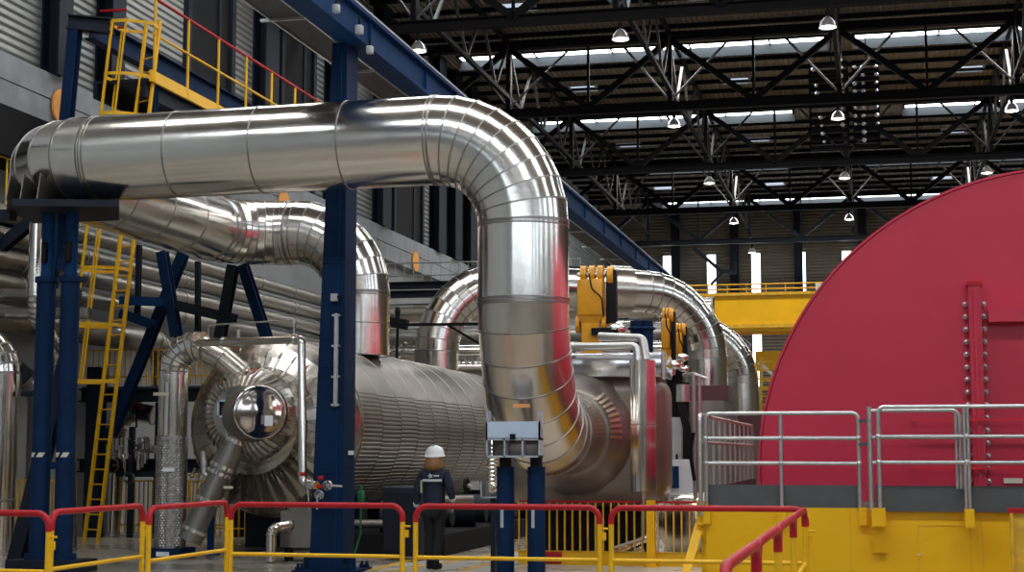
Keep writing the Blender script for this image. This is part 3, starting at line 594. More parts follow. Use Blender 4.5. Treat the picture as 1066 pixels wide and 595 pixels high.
MB().tube(fillet([P(588, 361, Y=23.9), P(663, 360, Y=23.7), P(664, 380, Y=23.6)], .1, 5), .06, 16).build('tube', GALV, tq)
# yellow valve drives
def drive(name, label, u0, u1, v0, v1, Y, fat):
    p0, p1 = P(u0, v1, Y=Y), P(u1, v0, Y=Y); x0, x1, z0, z1 = p0.x, p1.x, p0.z, p1.z; W = x1-x0; Hh = z1-z0
    t = thing('valve_drive', label, 'valve drive', ((x0+x1)/2, Y, z0))
    zb = z0+Hh*.42
    bw = .62 if fat else .5
    MB().rbox(x0, x0+W*bw, Y-.2, Y+.2, zb, z0+Hh*.84, .03, 2).build('body', ORG, t)
    b = MB(); b.add([(x0, Y-.2, zb), (x0+W*bw, Y-.2, zb), (x0+W*bw, Y+.2, zb), (x0, Y+.2, zb), (x0+W*.1, Y-.15, zb-.12), (x0+W*(bw-.1), Y-.15, zb-.12), (x0+W*(bw-.1), Y+.15, zb-.12), (x0+W*.1, Y+.15, zb-.12)], [(0, 1, 5, 4), (1, 2, 6, 5), (2, 3, 7, 6), (3, 0, 4, 7), (4, 5, 6, 7)])
    b.bx(x0+W*.1, x0+W*(bw-.1), Y-.15, Y+.15, z0, zb-.1).build('yoke', ORG, t)
    for f in (.06, .27, .48): MB().cyl((x0+W*(f+.0), Y, z0+Hh*.9), (x0+W*(f+.13), Y, z0+Hh*.9), Hh*.105, n=24).build('lug', ORG, t)
    MB().cyl((x0-.02, Y, z0+Hh*.9), (x0+W*.66, Y, z0+Hh*.9), Hh*.03, n=12).build('pin', GALV, t)
    for f in (-.06, bw-.04): MB().cyl((x0+W*f, Y, z0+Hh*.33), (x0+W*(f+.1), Y, z0+Hh*.33), Hh*.1, n=20).build('side_roller', ORG, t)
    MB().rbox(x0+W*(bw+.06), x0+W*(bw+.3), Y-.1, Y+.15, z0+Hh*.2, z1-Hh*.05, .03, 2).bx(x0+W*.35, x1, Y-.22, Y+.1, z0+Hh*.2, z0+Hh*.28).build('cylinder_guard', BLACK, t)
    MB().cyl((x0+W*(bw+.1), Y, z1-Hh*.12), (x0+W*(bw+.24), Y, z1-Hh*.12), Hh*.11, n=24).build('end_wheel', ORG, t)
    if fat: MB().sphere((x0+W*(bw+.28), Y-.1, z0+Hh*.27), Hh*.085, 14, 8, (1.5, 1, 1)).build('chrome_cover', CLAD, t)
    MB().tube(fillet([V((x0+W*.3, Y-.22, z1-Hh*.1)), V((x0+W*.38, Y-.26, z0+Hh*.72)), V((x0+W*.62, Y-.26, z0+Hh*.62)), V((x0+W*.66, Y-.24, z0+Hh*.4))], .12, 4), .014, 6).build('cable', BLACK, t)
    MB().cyl((x0+W*.4, Y, z0-.3 if fat else 0), (x0+W*.4, Y, z0), .12, n=16).build('spindle', CASE, t)
drive('d', 'amber yellow valve drive standing behind the big pipe above the turbine casing', 603, 645, 276, 368, 26.5, True)
MB_ = drive('d', 'smaller amber valve drive with dark links under the silver arch', 690, 706, 320, 395, 30, False)
drive('d', 'rightmost small amber valve drive with chrome parts below it', 704, 718, 336, 402, 31, False)
t = thing('inlet_valve', 'chromed and black valve body under the small amber drives', 'valve', P(705, 430, Y=29.5))
for u, v, r in ((702, 380, .13), (710, 372, .1), (697, 388, .1), (712, 384, .09)): MB().sphere(P(u, v, Y=29.3), r, 14, 10, (1.2, 1, .8)).build('chrome_cover', CLAD, t)
a, b2 = P(702, 385, Y=29.6), P(703, 480, Y=29.6); MB().cyl(a, b2, .16, n=16).cyl(P(711, 398, Y=29.4), P(711, 478, Y=29.4), .12, n=14).build('stem', BLACK, t)
MB().cyl(P(711, 400, Y=29.3), P(711, 418, Y=29.3), .13, n=18).build('clamp_band', GALV, t)
for k in range(4): MB().tube([P(706+2*k, 420, Y=29), P(712+2*k, 445, Y=28.9), P(712+3*k, 480, Y=28.9), P(716+2*k, 512, Y=28.9)], .022, 8).build('hose', BLACK, t)
t = thing('blue_valve', 'dark blue valve bonnet hanging under the silver arch', 'valve', P(672, 355, Y=33))
for u in (663, 673): MB().cyl(P(u, 334, Y=33), P(u, 372, Y=33), .14, n=20).lathe(P(u, 340, Y=33), (0, 0, -1), [(0, .14), (.02, .19), (.06, .19), (.08, .14)], 20).build('bonnet', BLUE, t)
t = thing('electrical_cabinet', 'white cabinet with a blue panel between the turbine casing and the platform', 'cabinet', P(705, 520, Y=28))
a, b2 = P(697, 515, Y=28), P(722, 478, Y=28); MB().bx(a.x, b2.x, 28, 28.5, a.z, b2.z).build('housing', WHITE, t)
a, b2 = P(697, 508, Y=27.9), P(706, 485, Y=27.9); MB().bx(a.x, b2.x, 27.95, 28, a.z, b2.z).build('blue_panel', BLUE2, t)
a = P(697, 530, Y=28); MB().bx(a.x+.05, b2.x+.2, 28.1, 28.4, 0, P(700, 515, Y=28).z).build('stand', DBLUE, t)
t = thing('electrical_cabinet', 'narrow tall pale cabinet behind the turbine casing, above the white one', 'cabinet', P(704, 476, Y=29.0))
a, b2 = P(695, 478, Y=29.0), P(709, 434, Y=29.0); MB().bx(a.x, b2.x, 29.0, 29.4, 0, b2.z).build('housing', LGREY, t); MB().bx(a.x+.15, a.x+.19, 28.98, 29, a.z, a.z+.1).build('handle', BLACK, t)
t = thing('scaffold_frame', 'thin white upright frame between the valves and the platform railing', 'frame', P(725, 520, Y=26))
b = MB().cyl(P(722, 388, Y=26), P(724, 520, Y=26), .035, n=8).cyl(P(728, 390, Y=26), P(730, 520, Y=26), .03, n=8).cyl(P(722, 389, Y=26), P(736, 394, Y=26), .03, n=8).cyl(P(712, 390, Y=26.5), P(722, 389, Y=26), .03, n=8); b.build('tube_frame', GALV, t)
MB().tube(fillet([P(722, 450, Y=25.9), P(718, 470, Y=25.9), P(723, 500, Y=25.9)], .2, 3), .03, 8).build('cable', BLACK, t)
t = thing('floor_tank', 'low round silver clad vessel on the floor behind the yellow fence', 'tank', (-3.0, 28.5, 0))
MB().lathe((-3.12, 25.9, .52), (0.35, 1, 0), [(0, 0), (.02, .3), (.08, .42), (.2, .5), (2.2, .5)], 40).build('shell', CLADW, t)
for y in (26.4, 27.4): MB().bx(-3.3, -2.4, y, y+.15, 0, .2).build('saddle', BLACK, t)
t = thing('floor_pipe', 'short silver pipe slanting along the floor behind the yellow fence', 'pipe', (-4, 26, 0))
MB().tube([P(641, 574, Y=23.9), P(655, 567, Y=24.1), P(672, 560, Y=24.3)], .06, 16, split=True, seam=(.01, .01)).cyl(P(655, 576, Y=24.2), P(670, 570, Y=24.2), .05, n=12).build('tube', CLAD, t)
MB().bx(-4.0, -3.9, 24.2, 24.4, 0, .1).build('foot', BLACK, t)
# ------------------------------------------------------------- red hood
t = thing('turbine_hood', 'huge crimson red half-round turbine hood on the right', 'turbine hood', (2.3, 20.5, 1.07))
hx, hz, hr = 2.32, 1.44, 3.77
a0 = -math.asin((hz-1.075)/hr); NA = 120; av = [a0+(PI-2*a0)*i/NA for i in range(NA+1)]
arcp = lambda y, r: [(hx+r*math.cos(a), y, hz+r*math.sin(a)) for a in av]
b = MB().add(arcp(20.5, hr-.03), [list(range(NA+1))])
for (ya, ra), (yb, rb_) in (((20.5, hr-.03), (20.53, hr)), ((20.53, hr), (31, hr))): b.add(arcp(ya, ra)+arcp(yb, rb_), [(i, i+1, NA+2+i, NA+1+i) for i in range(NA)], True)
b.build('shell', HOOD, t)
b = MB()
for (ya, ra), (yb, rb_) in (((20.485, hr-.02), (20.485, hr+.01)), ((20.485, hr+.01), (20.55, hr+.01))): b.add(arcp(ya, ra)+arcp(yb, rb_), [(i, i+1, NA+2+i, NA+1+i) for i in range(NA)], True)
b.build('rim', HOOD, t)
xa, xb_ = P(1011, 400, Y=20.3).x, P(1024, 400, Y=20.3).x; zt = P(1017, 297, Y=20.3).z
fl = MB().bx(xa, xb_, 20.28, 20.5, 1.07, zt).bx((xa+xb_)/2-.02, (xa+xb_)/2+.02, 20.24, 20.28, 1.07, zt-.05).build('flange', HOOD, t)
MB().bx(xa-.02, xb_+.02, 20.26, 20.5, zt, zt+.05).build('flange_cap', RED, t)
for k in range(16):
    z = 1.18+.156*k
    for x in (xa-.035, xb_+.035): MB().cyl((x, 20.5, z), (x, 20.43, z), .035, n=6, smooth=False).sphere((x, 20.42, z), .026, 8, 5).build('bolt', GALV, t)
z = P(1040, 322, Y=20.4).z
MB().bx(xb_+.08, 4.6, 20.28, 20.5, z-.16, z).build('ledge', HOOD, t)
for v in (437, 487):
    a = P(950, v, Y=20.2); MB().bx(a.x, 3.6, 20.19, 20.22, a.z-.014, a.z+.014).bx(a.x+.01, a.x+.03, 20.2, 20.5, a.z-.01, a.z+.01).build('grab_bar', BRED, t)
a = P(1046, 502, Y=20.3); MB().bx(a.x, a.x+.22, 20.44, 20.47, a.z-.01, a.z+.05).build('maker_plate', CREAM, t)
# ------------------------------------------------------------- platform with yellow wall and railing
t = thing('platform', 'raised platform with a long yellow painted front wall at right', 'platform', (0, 18.7, 0))
MB().bx(-1.98, 5, 18.72, 31, .95, 1.07).build('deck', GREY, t)
MB().bx(-2.0, 5, 18.7, 18.76, 0, 1.05).bx(-2.0, -1.94, 18.7, 31, 0, 1.05).build('wall_panel', YELW, t)
b = MB()
for x in (-.3, 1.15): b.bx(x, x+.006, 18.692, 18.7, 0, 1.05)
xx0, xx1 = P(955, 550, Y=18.69).x, P(1010, 550, Y=18.69).x; zz = P(980, 547, Y=18.69).z
b.bx(xx0, xx1, 18.692, 18.7, zz, zz+.006).bx(xx0, xx0+.006, 18.692, 18.7, 0, zz).bx(xx1, xx1+.006, 18.692, 18.7, 0, zz); b.build('panel_joint', YELD, t)
MB().cyl(P(957, 577, Y=18.70), P(957, 577, Y=18.66), .015, n=10).build('door_knob', CREAM, t)
a = P(908, 545, Y=18.62); MB().bx(a.x, a.x+.16, 18.62, 18.7, P(908, 575, Y=18.6).z, 1.0).build('cover_plate', YELW, t)
MB().bx(P(733, 500, Y=18.7).x, P(896, 500, Y=18.7).x, 18.74, 18.76, 1.06, 1.31).bx(P(911, 500, Y=18.7).x, 5, 18.62, 18.64, 1.02, 1.31).bx(-1.9, -1.88, 18.76, 26, 1.06, 1.28).build('toe_board', GREY, t)
a = P(725, 528, Y=18.66); MB().bx(P(725, 528, Y=18.66).x, P(733, 528, Y=18.66).x, 18.64, 18.7, P(725, 546, Y=18.66).z, 1.12).build('corner_bracket', YELW, t)
def xat(u, Y=18.68): return P(u, 470, Y=Y).x
t = thing('guard_railing', 'galvanised three-bar railing on the yellow platform left of the gate', 'railing', (-1.1, 18.68, 1.0))
zr = [P(800, v, Y=18.68).z for v in (430, 456, 482)]
MB().tube(fillet([(xat(735), 18.68, 1.0), (xat(735), 18.68, zr[0]), (xat(894), 18.68, zr[0]), (xat(894), 18.68, 1.0)], .07, 5), .024, 12).build('frame_tube', GALV, t)
for z in zr[1:]: MB().cyl((xat(735), 18.68, z), (xat(894), 18.68, z), .024, n=12).build('bar', GALV, t)
MB().cyl((xat(813), 18.68, 1.0), (xat(813), 18.68, zr[0]), .024, n=12).build('post', GALV, t)
for u in (735, 813, 897): x = xat(u); MB().bx(x-.045, x+.045, 18.62, 18.7, .86, 1.06).build('socket', YELW, t)
for z in zr[1:]:
    for u in (735, 813, 894): MB().sphere((xat(u), 18.68, z), .036, 10, 6).build('fitting', GALV, t)
t = thing('guard_railing', 'galvanised railing with vertical bars running back along the platform side', 'railing', (-1.97, 20, 1.07))
zr2 = 2.12
MB().tube(fillet([(-1.99, 18.6, .95), (-1.99, 18.6, zr2), (-1.97, 26.5, zr2), (-1.97, 26.5, 1.05)], .08, 4), .024, 10).build('top_rail', GALV, t)
MB().cyl((-1.97, 18.6, 1.8), (-1.97, 26.5, 1.8), .02, n=8).build('middle_rail', GALV, t)
for k in range(9): MB().cyl((-1.97, 19.2+.8*k, 1.07), (-1.97, 19.2+.8*k, zr2), .018, n=8).build('bar', GALV, t)
t = thing('safety_gate', 'small galvanised gate with rounded corner between the two railings on the platform', 'gate', (xat(905), 18.55, 1.1))
zg = [P(950, v, Y=18.5).z for v in (427, 455, 481)]
MB().tube(fillet([(xat(907), 18.5, zg[0]), (xat(999), 18.5, zg[0]), (xat(999), 18.5, 1.28), (xat(907), 18.5, 1.28)][:3], .09, 5), .022, 12).cyl((xat(995), 18.5, 1.28), (xat(995), 18.5, zg[0]-.03), .018, n=10).build('frame_tube', GALV, t)
for z in zg[1:]: MB().cyl((xat(907), 18.5, z), (xat(999), 18.5, z), .022, n=12).build('bar', GALV, t)
MB().cyl((xat(906), 18.5, 1.02), (xat(906), 18.5, P(906, 423, Y=18.5).z), .03, n=12).build('hinge_post', GALV, t)
for v in (438, 462): p = P(894, v, Y=18.6); MB().bx(p.x, p.x+.14, 18.58, 18.62, p.z-.02, p.z+.02).build('latch', GREY, t)
t = thing('guard_railing', 'galvanised railing right of the gate in front of the bolted red flange', 'railing', (1, 18.45, 1.0))
zq = [P(980, v, Y=18.42).z for v in (423, 454, 481)]
MB().tube(fillet([(xat(915), 18.42, .98), (xat(915), 18.42, zq[0]), (5, 18.42, zq[0])], .07, 5), .025, 12).build('top_rail', GALV, t)
for z in zq[1:]: MB().cyl((xat(915), 18.42, z), (5, 18.42, z), .024, n=12).build('bar', GALV, t)
for dx in (-.02, .02): MB().cyl((xat(1005)+dx, 18.42, .95), (xat(1005)+dx, 18.42, zq[0]), .02, n=10).build('post', GALV, t)
for z in zq[1:]:
    for u in (915, 1005): MB().sphere((xat(u), 18.42, z), .038, 10, 6).build('fitting', GALV, t)
for u, w2 in ((913, .075), (1006, .05)): x = xat(u); MB().bx(x-w2, x+w2, 18.38, 18.62, .86, 1.06).build('socket', YELW, t)
t = thing('yellow_panel', 'yellow panel with a red top edge at the right margin in front of the platform', 'panel', (1.5, 17.5, 0))
x = P(1052, 560, Y=17.6).x; MB().bx(x, x+2, 17.6, 17.66, 0, 1.05).bx(x, x+.03, 17.55, 17.6, 0, 1.05).build('sheet', YELD, t); MB().bx(x-.02, x+2, 17.56, 17.68, 1.05, 1.1).build('top_edge', RED, t)
a, b2 = P(728, 548, Y=18.9), P(702, 596, Y=18.0)
tag(MB().beam((-2.02, 18.75, .85), (b2.x, 18.3, .0), .1, .05, (0, 1, 0)).build('brace_strut', YELW), 'yellow strut slanting from the platform corner down to the floor', 'strut')
# ------------------------------------------------------------- barriers
def barrier(L):
    t = thing('safety_barrier', 'x', 'barrier', (0, 0, 0), 'red and yellow tube barriers'); r = .028
    pts = fillet([(0, 0, .93), (0, 0, 1.13-r), (L, 0, 1.13-r), (L, 0, .93)], .13, 6)
    MB().tube(pts, r+.004, 14).build('top_rail', RED, t)
    for x in (0, L): MB().cyl((x, 0, .02), (x, 0, .94), r, n=12).build('leg', YEL, t); MB().bx(x-.05, x+.05, -.2, .2, 0, .02).build('foot', YEL, t)
    MB().cyl((0, 0, .55), (L, 0, .55), .022, n=10).build('middle_rail', YEL, t)
    MB().bx(L+.02, L+.07, -.015, .015, .76, .84).cyl((L+.02, 0, .88), (L+.09, 0, .88), .012, n=6).build('coupling_hook', YEL, t); return t
def place(p0, p1, label, first=[None]):
    p0, p1 = V((p0[0], p0[1], 0)), V((p1[0], p1[1], 0)); rz = math.atan2((p1-p0).y, (p1-p0).x)
    L = round((p1-p0).length, 2)
    if first[0] is None: first[0] = {}
    if L not in first[0]: r = barrier(L); r.location = p0; r.rotation_euler = (0, 0, rz); r['label'] = label; first[0][L] = r
    else: dup(first[0][L], p0, rz, label)
place((-4.90, 16.78), (-2.87, 16.78), 'red and yellow barrier in front of the person and the pale blue box stand')
place((-7.10, 16.9), (-5.07, 16.85), 'red and yellow barrier in front of the navy column')
place((-2.74, 16.75), (-.71, 16.75), 'red and yellow barrier in front of the yellow platform corner')
place((-7.46, 15.56), (-7.44, 17.59), 'red and yellow barrier in front of the slanting drain pipe')
place((-7.86, 14.25), (-7.88, 16.28), 'red and yellow barrier at the foot of the yellow ladder')
place((-9.75, 14.05), (-7.72, 13.95), 'red and yellow barrier at the left edge of the picture')
for k, s in enumerate(('farthest in the row running towards the camera by the yellow wall', 'second farthest of the row running towards the camera', 'third of the row running towards the camera', 'nearest of the row running towards the camera')):
    place((-.72-.01*k, 16.62-2.13*k), (-.73-.01*k, 16.62-2.13*k-2.03), 'barrier '+s)
# fence behind
def fence(name, label, p0, p1, z0, h, step, kick=0, top=RED, bar=YELD):
    p0, p1 = V((*p0, z0)), V((*p1, z0)); L = (p1-p0).length; d = (p1-p0)/L; t = thing('bar_fence', label, 'fence', p0)
    MB().beam(p0+V((0, 0, h)), p1+V((0, 0, h)), .03, .03).build('top_rail', top, t); MB().beam(p0+V((0, 0, .2)), p1+V((0, 0, .2)), .03, .03).build('bottom_rail', bar, t)
    n = int(L/step)
    for i in range(n+1): q = p0+d*i*step; MB().beam(q+V((0, 0, .03)), q+V((0, 0, h)), .024, .024, (0, 1, 0)).build('bar', bar, t)
    if kick: MB().beam(p0+V((0, 0, kick/2)), p1+V((0, 0, kick/2)), .03, kick).build('kick_board', YEL, t)
fence('f', 'yellow bar fence with thin red top rail and kick board under the turbine casing', (-5.3, 23.75), (-2.05, 23.7), 0, .95, .118, .2)
p = P(677, 540, Y=23.5); t = thing('fence_post', 'thick yellow post in the bar fence right of the slim silver cylinder', 'post', (p.x, 23.6, 0))
MB().bx(p.x-.06, p.x+.06, 23.5, 23.66, .02, .98).build('shaft', YELW, t); MB().bx(p.x-.1, p.x+.1, 23.45, 23.7, 0, .02).build('foot', YELW, t)
p = P(575, 575, Y=23.7); tag(MB().rbox(p.x-.12, p.x+.14, 23.7, 23.9, .02, .2, .02, 2).build('red_box', RED), 'small red box on the floor beside the right leg of the pale blue box stand', 'box')
fence('f', 'yellow bar fence on the floor far behind the ladder foot', (-15.8, 30.6), (-12.2, 30.6), 0, 1.1, .1, 0, YELD)
fence('f', 'yellow bar fence on the low gallery behind the ladder', (-15.8, 29.95), (-12.4, 29.95), 3.03, .75, .12, 0, YELD)
fence('f', 'yellow bar fence at the left edge behind the navy twin legs', (-15.7, 25.6), (-14.0, 25.6), 0, 1.2, .09, 0, YELD)
fence('f', 'yellow bar fence in the gap right of the patterned pipe jacket', (-13.4, 29.5), (-11.7, 29.5), 0, 1.25, .13, 0, YELD)
# ------------------------------------------------------------- galleries and background at left
t = thing('gallery', 'dark steel gallery beams behind the yellow ladder', 'gallery', (-14, 29.9, 0))
for z in (2.85, 1.42): MB().ibeam((-15.9, 29.9, z), (-12.4, 29.9, z), .25, .28).build('beam', DBLUE, t)
MB().bx(-15.9, -12.4, 29.9, 31.5, 2.99, 3.03).build('deck', GREY, t)
for x in (-14.2, -12.5): MB().ibeam((x, 30.1, 0), (x, 30.1, 2.7), .2, .2).build('post', DBLUE, t)
def beamt(label, a, b_, w_, m=BLUE, name='brace_beam'):
    tag(MB().ibeam(a, b_, w_, w_, .02, (0, 1, 0)).build(name, m), label, 'beam')
F = lambda u, v, Y=29.3: P(u, v, Y=Y)
beamt('short navy diagonal brace crossing the long one below the second pipe', F(169, 262), F(184, 350), .2)
beamt('long navy diagonal brace running down behind the ladder to the floor', F(191, 264, 29.8), F(112, 462, 29.8), .2)
beamt('left leg of the navy V brace under the silver pipe', F(243, 276), F(229, 352), .2, DBLUE)
beamt('right leg of the navy V brace under the silver pipe', F(253, 276), F(278, 352), .2)
beamt('horizontal navy beam between ladder and braces', F(126, 313), F(172, 314), .17, BLUE2)
beamt('sloping navy beam below the horizontal one, beside the ladder', F(126, 326), F(160, 338), .18)
beamt('navy beam joining the two pairs of braces', F(185, 318), F(245, 332), .2, DBLUE)
beamt('thin navy post right of the ladder in front of the rack of pipes', F(145, 255, 29.6), F(143, 330, 29.6), .1, DBLUE)
beamt('thin navy post in front of the pipe rack between the braces', F(206, 272, 29.6), F(206, 345, 29.6), .1, DBLUE)
beamt('dark navy post behind the foot of the yellow ladder', V((-15.3, 29.4, 0)), V((-15.3, 29.4, 3.4)), .3, DBLUE)
beamt('leaning dark navy strut left of the twin legs', (-13.05, 22.6, 0), (-12.25, 22.6, 3.2), .22, DBLUE)
beamt('dark beam sloping behind the twin legs at the left edge', F(0, 258, 25), F(36, 228, 25), .2, DBLUE)
t = thing('bracket', 'dark blue wall bracket between the elbow pipe and the twin legs', 'bracket', P(28, 390, Y=24))
a = P(24, 377, Y=24); MB().add([(a.x, 23.98, a.z), (a.x+.16, 23.98, a.z-.12), (a.x+.16, 23.98, a.z-.2), (a.x, 23.98, a.z-.36), (a.x, 24.05, a.z), (a.x+.16, 24.05, a.z-.12), (a.x+.16, 24.05, a.z-.2), (a.x, 24.05, a.z-.36)], [(0, 1, 2, 3), (4, 5, 6, 7), (0, 1, 5, 4), (1, 2, 6, 5), (2, 3, 7, 6), (3, 0, 4, 7)]).build('plate', DBLUE, t)
MB().cyl(a+V((0, 0, -.52)), a+V((.28, 0, -.52)), .05, n=12).build('arm', DBLUE, t)
# pipe rack along the wall
rk = [(262, .16, 'topmost'), (282, .17, 'second from top'), (302, .18, 'third from top'), (323, .16, 'fourth from top')]
for v, r, s in rk:
    p = P(150, v, X=-15); q = split_long([V((-15, 23.5, p.z)), V((-15, 44, p.z))], 2.2)
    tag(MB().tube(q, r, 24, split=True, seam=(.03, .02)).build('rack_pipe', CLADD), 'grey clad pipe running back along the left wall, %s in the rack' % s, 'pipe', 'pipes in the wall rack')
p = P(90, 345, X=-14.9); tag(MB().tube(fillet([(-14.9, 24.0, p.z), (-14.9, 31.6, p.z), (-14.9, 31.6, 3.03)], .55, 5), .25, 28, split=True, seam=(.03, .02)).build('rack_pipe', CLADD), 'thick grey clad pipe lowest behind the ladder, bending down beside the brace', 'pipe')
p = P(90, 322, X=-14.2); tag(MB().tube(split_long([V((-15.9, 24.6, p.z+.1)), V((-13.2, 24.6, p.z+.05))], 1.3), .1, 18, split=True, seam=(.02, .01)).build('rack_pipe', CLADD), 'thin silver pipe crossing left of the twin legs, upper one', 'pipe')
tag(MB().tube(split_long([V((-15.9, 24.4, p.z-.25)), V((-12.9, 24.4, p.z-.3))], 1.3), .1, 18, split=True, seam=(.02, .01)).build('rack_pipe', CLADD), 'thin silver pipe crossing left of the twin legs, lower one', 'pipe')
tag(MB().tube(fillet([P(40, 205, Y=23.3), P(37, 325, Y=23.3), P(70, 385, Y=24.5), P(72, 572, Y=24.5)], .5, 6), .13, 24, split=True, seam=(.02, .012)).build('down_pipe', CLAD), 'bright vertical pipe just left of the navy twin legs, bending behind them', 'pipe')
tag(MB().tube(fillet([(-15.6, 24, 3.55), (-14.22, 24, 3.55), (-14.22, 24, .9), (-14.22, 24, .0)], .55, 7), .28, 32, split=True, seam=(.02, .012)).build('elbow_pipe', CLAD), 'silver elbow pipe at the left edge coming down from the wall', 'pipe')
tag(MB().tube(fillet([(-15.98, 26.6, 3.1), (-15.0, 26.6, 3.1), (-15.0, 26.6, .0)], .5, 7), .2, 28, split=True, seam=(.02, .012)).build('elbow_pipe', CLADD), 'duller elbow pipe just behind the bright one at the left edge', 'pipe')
t = thing('bend_pipe', 'silver goose-neck pipe behind the ladder right side', 'pipe', (-13, 31, 1))
MB().tube(fillet([P(116, 560, Y=30.5), P(121, 446, Y=30.5), P(133, 427, Y=30.5), P(160, 432, Y=30.5)], .35, 6), .2, 26, split=True, seam=(.02, .012)).build('shell', CLAD, t)
MB().cyl(P(142, 410, Y=30.3), P(142, 420, Y=30.3), .12, n=12).build('hanger', RED and mat('orange_hanger', (.5, .13, .02), .5), t); MB().cyl(P(142, 420, Y=30.3), P(142, 445, Y=30.3), .02, n=6).build('rod', BLACK, t)
t = thing('valve_rack', 'tangle of small dark valves and pipes behind the ladder foot', 'valves', P(140, 500, Y=29.5))
random.seed(9)
for k in range(22):
    p = P(random.uniform(112, 158), random.uniform(462, 500), Y=29.5); s = random.uniform(.05, .11)
    b = MB()
    if k % 3 == 0: b.lathe(p, (0, -1, 0), [(0, s*1.3), (.03, s*1.5), (.06, s*1.3)], 12).cyl(p, p+V((0, .2, 0)), .02, n=6)
    elif k % 3 == 1: b.cyl(p-V((0, 0, s*2)), p+V((0, 0, s*2)), s*.5, n=10).cyl(p+V((0, 0, s*1.5)), p+V((0, 0, s*1.8)), s, n=10)
    else: b.tube(fillet([p, p+V((s*3, 0, 0)), p+V((s*3, 0, -s*3))], s, 3), s*.3, 8)
    b.build('small_valve', CASE if k % 2 else GALV, t)
MB().bx(-14.6, -14.5, 29.45, 29.55, 0, 2.2).bx(-14.9, -13.8, 29.52, 29.56, 1.2, 1.3).build('rack_post', DBLUE, t)
for k in range(5): p = P(118+9*k, 455, Y=29.6); MB().cyl(p, p-V((0, 0, .45)), .04, n=10).build('riser', CLAD, t)
t = thing('wall_gallery', 'dark gallery with a yellow rail under the concrete band at the left edge', 'gallery', (-15.5, 25, 6))
MB().bx(-16, -15.1, 20, 29.2, 7.0, 7.9).build('soffit', BLACK, t); MB().bx(-16, -15.2, 20, 29.2, 5.9, 6.0).build('deck', DBLUE, t)
for k in range(9): MB().cyl((-15.25, 24+.55*k, 6.0), (-15.25, 24+.55*k, 7.0), .02, n=6).build('baluster', YEL, t)
MB().cyl((-15.25, 22, 7.0), (-15.25, 29, 7.0), .02, n=6).build('hand_rail', YEL, t)
# ------------------------------------------------------------- background between the vessel and the wall
for v0, Y, r, m, s in ((325, 46, .28, CLADW, 'topmost'), (352, 44, .3, CLADD, 'second from top'), (368, 42, .26, CLAD, 'third from top'), (385, 41, .24, CLADW, 'lowest')):
    p = P(450, v0, Y=Y); q = split_long([V((-16, Y, p.z)), V((-4.5, Y, p.z))], 1.6)
    tag(MB().tube(q, r, 24, split=True, seam=(.03, .015)).build('cross_pipe', m), 'silver pipe crossing the hall behind the long vessel, %s of the four' % s, 'pipe', 'pipes crossing behind the vessel')
for v0, s in ((297, 'upper'), (306, 'lower')):
    p = P(430, v0, Y=48); tag(MB().ibeam((-15.9, 48, p.z), (-8.6, 48, p.z), .3, .22).build('gallery_beam', DBLUE), '%s of two dark blue beams left of the silver arch, under a low railing' % s, 'beam')
p = P(430, 290, Y=48.2)
t = thing('gallery_railing', 'thin grey railing above the dark beams left of the silver arch', 'railing', (-12, 48.2, p.z))
for z in (p.z+.5, p.z+.1): MB().cyl((-15.8, 48.2, z), (-8.8, 48.2, z), .02, n=6).build('rail', GALV, t)
for k in range(24): MB().cyl((-15.7+.3*k, 48.2, p.z-.1), (-15.7+.3*k, 48.2, p.z+.5), .014, n=5).build('baluster', GALV, t)
t = thing('black_valve', 'black valve on a stem on top of the long vessel behind the navy column', 'valve', P(410, 355, Y=33))
a, b2 = P(400, 334, Y=33), P(424, 338, Y=33); MB().beam(a, b2, .2, .22).build('actuator', BLACK, t)
for u in (402, 414): MB().cyl(P(u, 331, Y=33), P(u, 320, Y=33), .05, n=10).sphere(P(u, 324, Y=33), .07, 8, 6).build('cap', BLACK, t)
MB().cyl(P(414, 340, Y=33), P(413, 376, Y=33), .03, n=8).build('stem', BLACK, t)
b = MB()
for k in range(7): p = P(400+random.uniform(0, 22), random.uniform(356, 374), Y=33.4); b.sphere(p, .06, 8, 6).cyl(p, p+V((.15, 0, .05)), .02, n=6)
b.build('small_fittings', CASE, t)
t = thing('support_bar', 'thin black bar with a slanted stay in front of the silver arch', 'bar', P(450, 340, Y=32))
MB().beam(P(405, 338, Y=32), P(500, 337, Y=32), .05, .06).build('bar', BLACK, t); MB().beam(P(466, 338, Y=32), P(500, 358, Y=32), .04, .05).build('stay', BLACK, t)
b = MB()
for u in (480, 487, 493): b.tube(fillet([P(u, 380, Y=38), P(u, 372, Y=38), P(u+5, 372, Y=38), P(u+5, 380, Y=38)], .1, 3), .02, 6)
tag(b.build('hooked_tubes', GALV), 'small hooked tubes on top of the vessel right of the arch foot', 'tubes')
# ------------------------------------------------------------- yellow crane girder and far stairs
t = thing('bridge_crane', 'wide yellow crane girder with a railing on top across the end of the hall', 'crane', (-2, 62, 4))
z = lambda v: P(800, v, Y=62).z
MB().bx(-7.1, 12, 62, 63.2, z(344), z(305)).build('main_girder', YELW, t); MB().bx(-7.1, 12, 61.9, 62, z(307), z(304)).bx(-7.1, 12, 61.9, 62, z(341), z(337)).build('girder_flange', YELD, t)
MB().bx(-7.1, 12, 63.3, 63.5, z(345), z(342)).build('lower_girder', YELW, t)
for v in (295, 300): MB().cyl((-7.1, 62.1, z(v)), (12, 62.1, z(v)), .03, n=6).build('rail', YELD, t)
for k in range(25): MB().cyl((-7+.75*k, 62.1, z(305)), (-7+.75*k, 62.1, z(294)), .025, n=6).build('rail_post', YELD, t)
a, b2 = P(787, 385, Y=64), P(840, 365, Y=64); MB().bx(a.x, 12, 63.8, 65, a.z, b2.z).build('hoist_beam', YELW, t)
